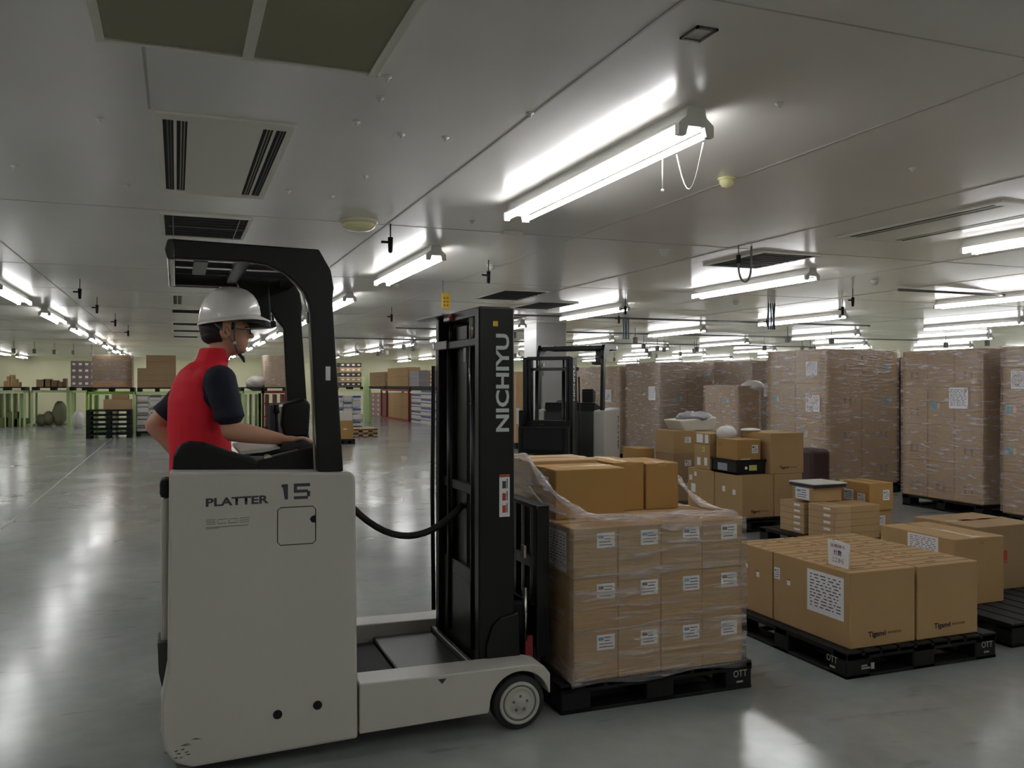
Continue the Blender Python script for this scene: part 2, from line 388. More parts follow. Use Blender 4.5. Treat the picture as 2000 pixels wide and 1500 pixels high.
def open_vent(x0, x1, y0, y1, label, bars=True):
    g = empty('ceiling_vent', ((x0 + x1) / 2, (y0 + y1) / 2, CEIL), label, 'ceiling vent'); z = CEIL
    f = MB(); f.box(x0, x0 + .03, y0, y1, z - .014, z); f.box(x1 - .03, x1, y0, y1, z - .014, z); f.box(x0 + .03, x1 - .03, y0, y0 + .03, z - .014, z); f.box(x0 + .03, x1 - .03, y1 - .03, y1, z - .014, z); f.build('frame', ventw, g)
    d = MB(); d.box(x0 + .03, x1 - .03, y0 + .03, y1 - .03, z - .006, z, darkh)
    n = 9
    for i in range(1, n): yy = y0 + (y1 - y0) * i / n; d.box(x0 + .03, x1 - .03, yy - .004, yy + .004, z - .014, z - .008, dgrey)
    d.build('louvre_panel', darkh, g)
    if bars:
        b = MB(); b.box(x0 + .09, x0 + .097, y0 + .03, y1 - .03, z - .022, z - .014); b.box(x1 - .10, x1 - .093, y0 + .03, y1 - .03, z - .022, z - .014); b.box(x0 + .06, x1 - .03, y0 + .48, y0 + .487, z - .022, z - .014); b.build('guard_rod', greym, g)
open_vent(-.12, .56, 7.1, 8.15, 'dark open ceiling vent with white frame, just above the overhead guard')
open_vent(5.35, 6.05, 7.05, 8.1, 'dark open ceiling vent behind the looped grey hose at right', False)
open_vent(-.1, .56, 11.5, 12.4, 'dark ceiling vent showing at left under the guard roof', False)
for i, yy in enumerate((16.1, 19.6, 22.2, 25)):
    open_vent(-.1, .56, yy, yy + .8, ['first', 'second', 'third', 'fourth'][i] + ' small far vent in the line running to the back wall, behind the helmet', False)
for i, (X, Y) in enumerate(((4.2, 11.2), (5.3, 12.6), (5.6, 15.6))):
    open_vent(X, X + .7, Y, Y + 1.3, ['dark slim ceiling vent right of the mast top, beside a lit lamp', 'second dark slim vent above the parked truck, further back', 'third dark vent near the grey column top'][i], False)

def dome(X, Y, r, label, m=cream):
    o = empty('smoke_detector', (X, Y, CEIL), label, 'ceiling detector')
    MB().lathe([(r, 0), (r, -.012)], (X, Y, CEIL), n=24).build('base', m, o)
    MB().lathe([(r * .85, -.012), (r * .8, -.035), (r * .55, -.055), (r * .1, -.062)], (X, Y, CEIL), n=24).build('cover', m, o)
o = empty('ceiling_lamp', (1.35, 6.88, CEIL), 'round cream domed ceiling lamp between the air unit and second light', 'ceiling lamp')
MB().lathe([(.15, 0), (.15, -.02), (.13, -.03)], (1.35, 6.88, CEIL), n=28).build('base', cream, o)
MB().lathe([(.135, -.03), (.125, -.055), (.09, -.08), (.02, -.09)], (1.35, 6.88, CEIL), n=28).build('diffuser', mat('cream glass', (232, 228, 176), .2), o)
dome(3.24, 4.64, .055, 'round cream smoke detector on the ceiling right of the nearest light', MATS['cream glass'])
for i, (X, Y) in enumerate(((3.2, 8.93), (4.41, 7.34), (8.19, 8.57), (2.65, 11), (1.5, 12.3), (8.2, 11.5))):
    dome(X, Y, .05, 'small white ceiling detector ' + ['right of the second light', 'left of the looped grey hose', 'right of the dark vent, above the cartons', 'above the mast top', 'beyond the second light', 'between the two right-hand rows of lights'][i], white)
o = MB().box(2.58, 2.76, 6.88, 6.96, CEIL - .03, CEIL, bev=.006).build('junction_box', white); tag(o, 'small white rectangular plate on the ceiling below the nearest light', 'junction box')
g = empty('access_hatch', (1.8, 2.76, CEIL), 'small dark-framed square hatch near the top edge of the ceiling', 'hatch')
f = MB(); a = .05
for q in ((1.76, 1.85, 2.70, 2.712), (1.76, 1.85, 2.808, 2.82), (1.76, 1.77, 2.70, 2.82), (1.84, 1.85, 2.70, 2.82)): f.box(q[0], q[1], q[2], q[3], CEIL - .008, CEIL)
f.build('frame', dgrey, g); MB().box(1.77, 1.84, 2.712, 2.808, CEIL - .004, CEIL).build('cover', MATS['ceiling joint'], g)
# hook screws: white ceiling studs
stud = None
sp = [(.86, 3.9), (.83, 4.3), (1.09, 4.43), (1.32, 4.4), (1.58, 3.86), (2.6, 3.31), (4.13, 4.02), (.83, 3.62), (-.3, 6.2), (.7, 6.0), (1.1, 5.4), (2.2, 6.6), (-.9, 5.9), (-.35, 4.7), (1.0, 6.05)]
for i, (X, Y) in enumerate(sp):
    if stud is None:
        stud = MB().lathe([(.02, 0), (.02, -.006), (.008, -.012), (.008, -.022), (.002, -.024)], (X, Y, CEIL), n=10).build('ceiling_stud', white, org=(X, Y, CEIL)); o = stud
    else: o = stud.copy(); C.objects.link(o); o.location = (X, Y, CEIL)
    tag(o, 'tiny white stud fixed in the grey ceiling panels', 'ceiling stud', 'white studs on the ceiling')
# sprinkler style drops: dark valve pendants
def pendant(X, Y, drop, label):
    o = empty('hanging_sensor', (X, Y, CEIL), label, 'sensor'); z = CEIL
    MB().cyl((X, Y, z), (X, Y, z - drop), .006, n=8).build('rod', dgrey, o)
    MB().cyl((X, Y, z - drop), (X, Y, z - drop - .11), .022, .018, n=12).ball((X, Y, z - drop - .11), .018, 10).cyl((X - .075, Y, z - drop - .04), (X, Y, z - drop - .04), .01, n=8).build('valve', blackm, o)
pendant(1.62, 6.95, .11, 'dark valve hanging on a thin rod between the cream lamp and second light')
pl = [(-1.12, 11.99, 'left of the overhead guard, nearest in the left row'), (-1.11, 14.36, 'second in the left row, above the dark pallets'), (-1.05, 17.5, 'third in the left row'), (-1.0, 21, 'fourth in the left row'), (3.05, 8.6, 'above the mast plate at right'), (6.35, 11.7, 'beside the light over the parked truck'), (8.6, 9.4, 'right of the looped grey hose'), (9.5, 10.6, 'above the right-hand tall stacks'), (7.2, 13.5, 'over the middle cartons'), (10.1, 13.2, 'behind the lights over the tall stacks'), (1.5, 15, 'far down the row past the mast'), (3.4, 14.5, 'just right of the mast top, far back')]
for X, Y, t in pl: pendant(X, Y, .12, 'small dark hanging sensor ' + t)
# cable reels/plugs: clutter under the distant ceiling
plug = None
for i in range(46):
    X = random.uniform(5.5, 19); Y = random.uniform(15, 33)
    if plug is None:
        plug = empty('hanging_outlet', (X, Y, CEIL)); MB().cyl((X, Y, CEIL), (X, Y, CEIL - .22), .006, n=6).build('cord', dgrey, plug); MB().box(X - .05, X + .05, Y - .04, Y + .04, CEIL - .36, CEIL - .22, bev=.01).build('outlet', mat('outlet grey', (120, 118, 110), .5), plug); o = plug
    else: o = copy_tree(plug)
    o.location = (X, Y, CEIL); tag(o, 'small grey outlet box hanging on a cord far back over the cartons', 'power outlet', 'hanging outlets of the far ceiling')
for i, (X, Y) in enumerate(((-4.6, 30), (-4.1, 30.4), (-3.6, 30.8), (-3.1, 31.2), (-2.6, 31.6), (-2.1, 32))):
    o = copy_tree(plug); o.location = (X, Y, CEIL); tag(o, 'small dark outlet in the short slanting row by the far left wall', 'power outlet', 'outlets by the left wall')
# conduit pipes under the far ceiling
for i, (x0, y0, x1, y1) in enumerate(((5.2, 14.8, 14, 14.8), (4.6, 19.2, 20, 19.2), (9.0, 9.0, 14, 9.0), (3, 24, 22, 24))):
    o = MB().cyl((x0, y0, CEIL - .04), (x1, y1, CEIL - .04), .018, n=8).build('conduit_pipe', greym); tag(o, 'thin grey conduit under the ceiling, ' + ['in front of the grey column', 'second one beyond the column', 'right of the dark vent above tall stacks', 'farthest one at the back'][i], 'pipe')
# looped hose with clip
o = empty('hanging_hose', (4.95, 6.88, CEIL), 'grey looped hose with black clip hanging from the ceiling before the dark vent', 'hose')
MB().tube([(5.06, 6.85, CEIL), (5.055, 6.85, CEIL - .15)] + [(4.985 + .07 * math.cos(a * math.pi / 10), 6.85, CEIL - .20 - .14 * math.sin(a * math.pi / 10)) for a in range(0, 11)] + [(4.915, 6.85, CEIL - .12)], .010, 8).build('hose', mat('hose grey', (120, 124, 124), .4), o)
MB().cyl((4.915, 6.85, CEIL), (4.915, 6.85, CEIL - .12), .004, n=6).box(4.90, 4.93, 6.835, 6.865, CEIL - .17, CEIL - .09).build('clip', blackm, o)
# small yellow hanging sign
Xs = xat(871, 10.5); zs = [zat(v, Xs, 10.5) for v in (603, 572)]
o = empty('hanging_sign', (Xs, 10.5, CEIL), 'small yellow sign hanging from the ceiling above the mast', 'sign')
MB().cyl((Xs - .04, 10.5, CEIL), (Xs - .04, 10.5, zs[1]), .004, n=6).build('rod', greym, o)
MB().box(Xs - .055, Xs + .055, 10.49, 10.505, zs[0], zs[1], bev=.004).build('board', yellow, o)
m = MB()
for i in range(3):
    for j in range(2): m.box(Xs - .035 + j * .04, Xs - .01 + j * .04, 10.487, 10.489, zs[0] + .03 + i * .045, zs[0] + .055 + i * .045)
m.build('print', mat('brown print', (150, 110, 40), .6), o)
# grey-blue cable bundles
for i, (X, Y) in enumerate(((8.2, 15.2), (8.9, 11.6))):
    o = MB();
    for q in range(4): o.tube([(X + q * .04, Y, CEIL), (X + q * .04 + random.uniform(-.02, .02), Y, CEIL - .25), (X + q * .04, Y, CEIL - .42)], .012, 6)
    tag(o.build('cable_bundle', mat('cable blue grey', (84, 106, 128), .5)), 'blue-grey cable bundle dropping from the ceiling ' + ['right of the grey column', 'above the tall stacks, in front of a lamp'][i], 'cable')

# ------------------------------------------------------------------ reach truck
def arc(cx, cz, r, a0, a1, n=12):
    return [(cx + r * math.cos(R(a0 + (a1 - a0) * i / n)), cz + r * math.sin(R(a0 + (a1 - a0) * i / n))) for i in range(n + 1)]
def build_truck():
    t = empty('reach_truck', (.7, 4.28, 0)); ORG[t.name] = Vector((.7, 4.28, 0))
    side = [(-.028, 1.245), (.70, 1.222), (.718, 1.20), (.728, .075), (.06, .055), (-.005, .08), (-.045, .14), (-.06, .22), (-.058, .33), (-.035, .46)]
    sc = MB().prism(side, 'y', 3.73, 3.90, bev=.012).build('side_cover', truckw, t)
    # hatch outline, keyhole, round holes
    x0, x1, z0, z1 = .392, .548, .928, 1.085
    loop = [(x0 + .012, z0), (x1 - .012, z0), (x1, z0 + .012), (x1, z1 - .012), (x1 - .012, z1), (x0 + .012, z1), (x0, z1 - .012), (x0, z0 + .012)]
    MB().tube([(a, 3.7292, b) for a, b in loop], .0018, 6, closed=True).build('hatch_gap', blackm, sc)
    h = MB().prism([(x1 - .001, 1.03 + .016), (x1 - .016, 1.03 + .013), (x1 - .024, 1.03), (x1 - .016, 1.03 - .013), (x1 - .001, 1.03 - .016)], 'y', 3.7285, 3.732); h.build('hatch_latch', blackm, sc)
    for X in (.392, .556): MB().cyl((X, 3.727, .225 if X < .5 else .242), (X, 3.74, .225 if X < .5 else .242), .019, n=20).build('bolt_hole', blackm, sc)
    m = MB(); text_mb(m, 'PLATTER', (.110, 3.73, 1.103), (1, 0, .012), (0, 0, 1), .034, .247, bold=.035)
    m.build('lettering', ink, sc)
    # the numerals 15 in a squared face
    m = MB(); y = 3.729
    def bar(a, b, c, d): m.quad([(a, y, c), (b, y, c), (b, y, d), (a, y, d)])
    z = 1.118; H = .064; tk = .0125
    m.quad([(.412, y, z + H - .001), (.434, y, z + H), (.434, y, z), (.421, y, z)][::1]); m.quad([(.408, y, z + H - .012), (.421, y, z + H - .012), (.421, y, z + H), (.408, y, z + H - .002)])
    bar(.458, .525, z + H - tk, z + H + .001); bar(.458, .471, z + .026, z + H - tk); bar(.471, .516, z + .026, z + .026 + tk); bar(.512, .525, z + .009, z + .032); bar(.458, .516, z - .001, z - .001 + tk)
    m.build('number', ink, sc)
    # outlined word and underline
    m = MB(); y = 3.7293
    lt = [[(0, .0), (.034, .0), (.034, .0085), (.0, .0085), (.0, .017), (.036, .017)], [(.078, .0), (.044, .0), (.044, .017), (.08, .017)], [(.086, 0), (.120, 0), (.120, .017), (.086, .017), (.086, 0)], [(.128, 0), (.165, 0), (.165, .0085), (.130, .0085), (.130, .017), (.168, .017)]]
    for s in lt: m.tube([(.112 + a, y, 1.032 + b + a * .012) for a, b in s], .0011, 4)
    m.tube([(.110, y, 1.018), (.275, y, 1.021)], .0012, 4); m.tube([(.110, y, 1.013), (.16, y, 1.0135)], .0010, 4)
    m.build('emblem', mat('emblem grey', (110, 110, 104), .5), sc)
    # scuffs at lower corner
    m = MB()
    for i in range(10):
        a = random.uniform(-.02, .06); b = random.uniform(.10, .19); m.quad([(a, 3.7287, b), (a + random.uniform(.01, .05), 3.7287, b - .004), (a + .02, 3.7287, b + random.uniform(.001, .004))])
    m.build('scuff_marks', dgrey, sc)
    # far cover
    fc = MB().prism(side, 'y', 4.66, 4.83, bev=.012).build('side_cover', truckw, t)
    m = MB(); text_mb(m, 'PLATTER', (.10, 4.83, 1.12), (0, 0, -1), (-1, 0, 0), .075, .50, bold=.02)
    m.build('lettering', ink, fc)
    # rear entry edge: pale pad, black cap and dark boot
    pd = MB().box(-.062, -.03, 3.95, 4.05, .34, 1.12, bev=.012, seg=2).build('entry_post', truckw, t)
    MB().box(-.066, -.02, 3.92, 4.06, 1.12, 1.20, bev=.018, seg=2).build('post_cap', blackm, pd)
    MB().prism([(-.074, .52), (-.02, .52), (-.02, .25), (-.05, .30), (-.07, .40)], 'y', 3.91, 4.08).build('post_boot', dgrey, pd)
    # operator platform and inner housings
    MB().box(-.03, .45, 3.9, 4.66, .14, .20, bev=.01).build('platform', blackm, t)
    MB().box(-.055, .0, 3.9, 4.66, .06, .2, bev=.01).build('rear_bumper', truckw, t)
    MB().box(.42, .72, 3.9, 4.66, .12, 1.2, bev=.015).build('battery_housing', dgrey, t)
    # black hip pad seen above the cover, console and instruments
    MB().prism([(-.02, 1.20), (-.012, 1.30), (.01, 1.345), (.05, 1.358), (.11, 1.352), (.18, 1.325), (.25, 1.30), (.33, 1.275), (.34, 1.20)], 'y', 3.87, 3.98, bev=.02).build('hip_pad', blackm, t)
    cs = MB().prism([(.32, 1.16), (.32, 1.262), (.345, 1.275), (.57, 1.327), (.60, 1.327), (.64, 1.18)], 'y', 3.87, 4.64, bev=.01).build('console', blackm, t)
    MB().prism([(.26, 1.29), (.36, 1.297), (.43, 1.312), (.43, 1.318), (.26, 1.305)], 'y', 4.0, 4.55).build('instrument_shelf', mat('shelf grey', (186, 186, 178), .35), t)
    MB().prism([(.27, 1.265), (.38, 1.27), (.50, 1.30), (.50, 1.312), (.38, 1.285), (.27, 1.285)], 'y', 3.90, 3.955, greym, bev=.004).cyl((.37, 3.885, 1.275), (.37, 3.95, 1.275), .018, n=12, m=steel).build('armrest_hinge', greym, t)
    lv = MB().cyl((.455, 4.3, 1.30), (.445, 4.3, 1.46), .009, n=10).cyl((.445, 4.3, 1.46), (.445, 4.3, 1.50), .017, .012, n=12).box(.425, .475, 4.27, 4.33, 1.30, 1.35, bev=.01); lv.build('lever', blackm, t)
    MB().prism([(.50, 1.33), (.62, 1.33), (.63, 1.50), (.60, 1.53), (.49, 1.50), (.48, 1.40)], 'y', 4.45, 4.62, bev=.015).build('display', black, t)
    # overhead guard
    out = [(-.02, 2.183), (.565, 2.172), (.615, 2.085), (.628, 2.01), (.622, 1.96), (.668, 1.225), (.562, 1.225), (.527, 1.90), (.520, 1.945), (.50, 1.99), (.465, 2.03), (.42, 2.065), (.35, 2.095), (.27, 2.105), (-.01, 2.105)]
    guard = MB().prism(out, 'y', 3.745, 3.79, bev=.006).build('guard_side', black, t)
    MB().box(.592, .612, 3.7425, 3.745, 1.615, 1.675).build('sticker', paper, guard)
    out2 = [(a, b) for a, b in out]
    out2[8:12] = [(.50, 1.93), (.46, 1.99), (.40, 2.03), (.36, 2.05)]
    MB().prism(out2, 'y', 4.74, 4.785, bev=.006).build('guard_side', black, t)
    MB().prism([(-.035, 2.10), (-.005, 2.10), (.0, 2.186), (-.035, 2.182), (-.045, 2.14)], 'y', 3.745, 4.785, bev=.008).build('guard_rear_bar', mat('gloss black', (40, 41, 46), .08, coat=1), t)
    MB().tube([(-.03, 3.79, 2.12), (-.02, 3.81, 2.14), (.03, 3.83, 2.17), (.09, 3.80, 2.182)], [.012, .018, .014, .006], 8).build('trim_strip', steel, t)
    MB().box(.24, .30, 3.79, 4.74, 2.12, 2.16, bev=.005).build('guard_cross_bar', black, t)
    MB().box(.51, .56, 3.79, 4.74, 2.10, 2.15, bev=.005).build('guard_cross_bar', black, t)
    MB().box(.07, .13, 4.02, 4.5, 2.13, 2.15, bev=.003).build('guard_plate', greym, t)
    for Y in (4.0, 4.28, 4.55): MB().box(-.01, .55, Y - .007, Y + .007, 2.14, 2.165).build('guard_roof_rod', black, t)
    MB().prism([(.28, 2.13), (.44, 2.13), (.455, 1.90), (.36, 1.90)], 'y', 4.60, 4.68, bev=.008).build('fan_bracket', black, t)
    MB().prism([(.32, 1.92), (.47, 1.92), (.475, 1.89), (.33, 1.88)], 'y', 4.55, 4.72, bev=.006).build('mirror', black, t)
    MB().tube([(.555, 3.80, 1.23), (.542, 3.80, 1.6), (.530, 3.81, 1.90), (.505, 3.83, 2.0), (.44, 3.85, 2.07)], .005, 8).build('conduit', mat('conduit cream', (190, 184, 168), .3, metal=.4), t)
    MB().box(.52, .545, 3.80, 3.82, 1.86, 1.91, bev=.004).build('conduit_clip', steel, t)
    # reach legs, front wheels
    wx, wz = 1.480, .125
    leg = [(.735, .09), (1.325, .10)] + arc(wx, wz, .148, 180, 12, 16) + [(1.632, .155), (1.632, .245), (1.60, .285), (1.55, .298), (.735, .305)]
    for a, b, ws in ((3.735, 3.90, 3.745), (4.66, 4.825, 4.715)):
        lg = MB().prism(leg, 'y', a, b, bev=.006).build('reach_leg', truckw, t)
        wl = MB().lathe([(.06, 0), (.118, 0), (.125, .008), (.125, .092), (.118, .1), (.06, .1)], (wx, ws, wz), 'y', 40).build('wheel', rubber, t)
        MB().lathe([(.098, .004), (.098, -.006), (.090, -.010), (.085, -.008), (.082, -.003), (.076, -.002), (.072, -.009), (.068, -.010), (.060, -.004), (.046, -.006), (.040, -.010), (.028, -.011), (.022, -.018), (.010, -.020), (.004, -.019)], (wx, ws, wz), 'y', 40).build('hub', hubm, wl)
        for q in range(5):
            aa = q * 1.257 + .3; MB().cyl((wx + .034 * math.cos(aa), ws - .014, wz + .034 * math.sin(aa)), (wx + .034 * math.cos(aa), ws + .004, wz + .034 * math.sin(aa)), .007, n=6).build('wheel_bolt', greym, wl)
        MB().tube([(wx + .079 * math.cos(q * math.pi / 18), ws - .003, wz + .079 * math.sin(q * math.pi / 18)) for q in range(36)], .0035, 6, closed=True).build('hub_groove', mat('groove grey', (96, 96, 90), .6), wl)
    MB().prism([(1.085, .285), (1.125, .285), (1.105, .262)], 'y', 3.7335, 3.7345).build('stain_mark', dgrey, t)
    # chassis between legs
    MB().box(.73, 1.38, 3.90, 4.66, .16, .20, bev=.004).build('chassis_plate', dgrey, t)
    MB().box(.98, 1.30, 3.93, 4.62, .21, .245, bev=.006).build('tray_cover', mat('tray grey', (64, 64, 60), .4, vary=.2), t)
    MB().box(.74, .98, 4.02, 4.6, .20, .225, bev=.006).build('battery_tray', blackm, t)
    MB().box(.74, 1.0, 3.90, 4.02, .22, .262, bev=.01).build('leg_step', greym, t)
    MB().box(1.305, 1.33, 3.92, 4.64, .2, .27, bev=.004).build('floor_rail', greym, t)
    # mast
    for k, (ya, yb) in enumerate(((3.90, 3.965), (4.575, 4.635))):
        st = MB().box(1.335, 1.515, ya, yb, .24, 1.965, bev=.006)
        up = st.build('outer_mast_channel', black, t)
        if k == 0:
            m = MB(); text_mb(m, 'NICHIYU', (1.455 + .033, 3.90, 1.372), (0, 0, 1), (-1, 0, 0), .068, .468, bold=.028)
            for_y = m.build('lettering', mat('letter silver', (205, 212, 214), .4), up)
            MB().box(1.405, 1.43, 3.897, 3.899, 1.875, 1.90).build('sticker', yellow, up)
            lb = MB(); lb.box(1.437, 1.490, 3.897, 3.899, .965, 1.155, paper); lb.box(1.437, 1.490, 3.8965, 3.8975, 1.157, 1.168, mat('label orange', (190, 90, 40), .6))
            for q, c in enumerate((inkr, inkr, ink)): lb.box(1.452, 1.470, 3.896, 3.8972, .985 + q * .058, 1.02 + q * .058, c); lb.box(1.474, 1.478, 3.896, 3.8972, .985 + q * .058, 1.03 + q * .058, inkb)
            lb.build('warning_label', paper, up)
            MB().prism([(1.37, .25), (1.37, .36), (1.40, .45), (1.44, .485), (1.53, .50), (1.54, .25)], 'y', 3.885, 3.90, bev=.003).build('mast_foot', black, up)
        else:
            m = MB(); text_mb(m, 'NICHIYU', (1.455 - .033, 4.635, 1.372), (0, 0, 1), (1, 0, 0), .068, .468, bold=.028); m.build('lettering', MATS['letter silver'], up)
    for ya in (3.975, 4.53):
        MB().box(1.39, 1.50, ya, ya + .035, .26, 1.93, bev=.004).build('inner_mast_channel', black, t)
    for Y in (4.055, 4.45):
        MB().cyl((1.37, Y, .3), (1.37, Y, 1.78), .026, n=16).cyl((1.37, Y, 1.78), (1.37, Y, 1.93), .014, n=12, m=None).build('lift_cylinder', black, t)
    MB().cyl((1.355, 4.055, 1.815), (1.355, 4.055, 1.925), .017, n=14).build('cylinder_rod', mat('rod light', (190, 190, 186), .25, metal=.7), t)
    MB().tube([(1.342, 4.055, 1.79), (1.342, 4.057, 1.62), (1.345, 4.045, 1.50)], .006, 8).build('bleed_pipe', steel, t)
    MB().box(1.335, 1.345, 4.10, 4.14, 1.71, 1.78).build('name_plate', greym, t)
    for z0, z1, mm in ((1.93, 1.975, black), (1.785, 1.825, greym), (1.05, 1.10, black), (.60, .68, black)):
        MB().box(1.34 if mm == greym else 1.36, 1.40 if mm == greym else 1.52, 3.965, 4.60, z0, z1, bev=.004).build('mast_cross_member', black if mm != greym else dgrey, t)
    MB().box(1.33, 1.34, 4.42, 4.66, 1.785, 1.83, bev=.002).build('mast_bracket', greym, t)
    MB().prism([(1.30, 4.40), (1.36, 4.42), (1.36, 4.95), (1.28, 4.86)], 'z', 1.962, 1.972).build('top_plate', greym, t)
    MB().box(1.34, 1.36, 4.40, 4.5, 1.935, 1.965).build('reflector', mat('reflector red', (170, 60, 40), .3), t)
    MB().box(1.36, 1.50, 3.965, 4.60, .20, .60, bev=.004).build('mast_base_plate', black, t)
    for Y in (4.14, 4.20): MB().tube([(1.40, Y, .3), (1.40, Y, 1.9)], .010, 6).build('lift_chain', dgrey, t)
    MB().box(1.385, 1.42, 4.24, 4.50, .3, 1.9).build('mast_guard_screen', mat('screen black', (16, 17, 18), .4), t)
    # hydraulic hoses along the far channel
    MB().tube([(1.33, 4.66, .35), (1.325, 4.67, 1.0), (1.33, 4.66, 1.7)], .012, 8).build('mast_hose', rubber, t)
    # sagging cable between body and mast
    yy = 4.28; pts = []
    for i in range(15):
        s = i / 14; X = .80 + .58 * s
        pts.append((X, yy, 1.0 - .155 * (1 - (2 * s - 1) ** 2) - .02 * s))
    MB().tube([(.70, yy, 1.06), (.75, yy, 1.035)] + pts, .017, 10).build('power_cable', rubber, t)
    # carriage, load backrest and forks
    cb = MB(); cb.box(1.54, 1.58, 4.0, 4.56, .30, .46, bev=.004); cb.box(1.64, 1.68, 3.97, 4.6, .16, .30, bev=.004); cb.box(1.54, 1.68, 4.06, 4.12, .2, .5, bev=.004); cb.box(1.54, 1.68, 4.44, 4.50, .2, .5, bev=.004)
    cb.build('carriage', black, t)
    br = MB(); br.box(1.655, 1.725, 3.96, 4.0, .25, .995, bev=.004); br.box(1.69, 1.725, 4.56, 4.6, .25, .995, bev=.004)
    for Y in (4.10, 4.22, 4.34, 4.46): br.box(1.69, 1.72, Y - .018, Y + .018, .28, .985, bev=.003)
    br.box(1.655, 1.725, 3.96, 4.6, .98, 1.0, bev=.003); br.box(1.69, 1.725, 3.96, 4.6, .66, .72, bev=.003); br.box(1.66, 1.72, 3.96, 4.6, .25, .50, bev=.003)
    br.build('load_backrest', black, t)
    MB().box(1.655, 1.657, 3.955, 4.0, .984, .993).build('edge_wear', steel, t)
    MB().box(1.60, 1.612, 3.99, 4.03, .74, .80).build('carriage_plate', mat('plate pinkish', (170, 160, 150), .5), t)
    MB().cyl((1.60, 3.97, .34), (1.60, 3.97, .60), .010, n=10).build('tilt_rod', steel, t)
    MB().box(1.60, 1.64, 3.97, 3.99, .24, .36).build('red_guard', redf, t)
    for Y in (4.10, 4.46):
        MB().prism([(1.68, .16), (1.70, .035), (2.78, .045), (2.78, .055), (1.72, .085), (1.72, .30), (1.68, .30)], 'y', Y, Y + .12, bev=.002).build('fork', black, t)
    return t
truck = build_truck()
tag(truck, 'white stand-on reach truck with black mast, large in the foreground, driven by the helmeted man', 'forklift', 'reach trucks')

t2 = copy_tree(truck)
t2.location = (5.32, 11.51, 0); t2.rotation_euler = (0, 0, R(-135))
for ch in list(t2.children):
    if ch.name.split('.')[0] in ('mast_guard_screen', 'lift_chain', 'power_cable'): bpy.data.objects.remove(ch)
tag(t2, 'parked unmanned reach truck behind the foreground mast, seen end-on with red carriage', 'forklift', 'reach trucks')
ORG[t2.name] = Vector((.7, 4.28, 0))
for ya in (4.02, 4.5): MB().box(1.725, 1.76, ya, ya + .08, .1, .62, bev=.004).build('carriage_upright', red, t2)
MB().box(1.62, 1.725, 3.92, 4.64, .60, 1.02, bev=.01).build('carriage_cover', blackm, t2)
MB().box(1.56, 1.575, 3.93, 4.62, 1.0, 1.05).build('carriage_bar', black, t2)
MB().box(1.64, 1.70, 3.92, 3.96, .62, 1.24, bev=.004).build('side_rail', black, t2)
MB().box(1.64, 1.67, 3.87, 3.92, 1.05, 1.27).build('white_box', white, t2)

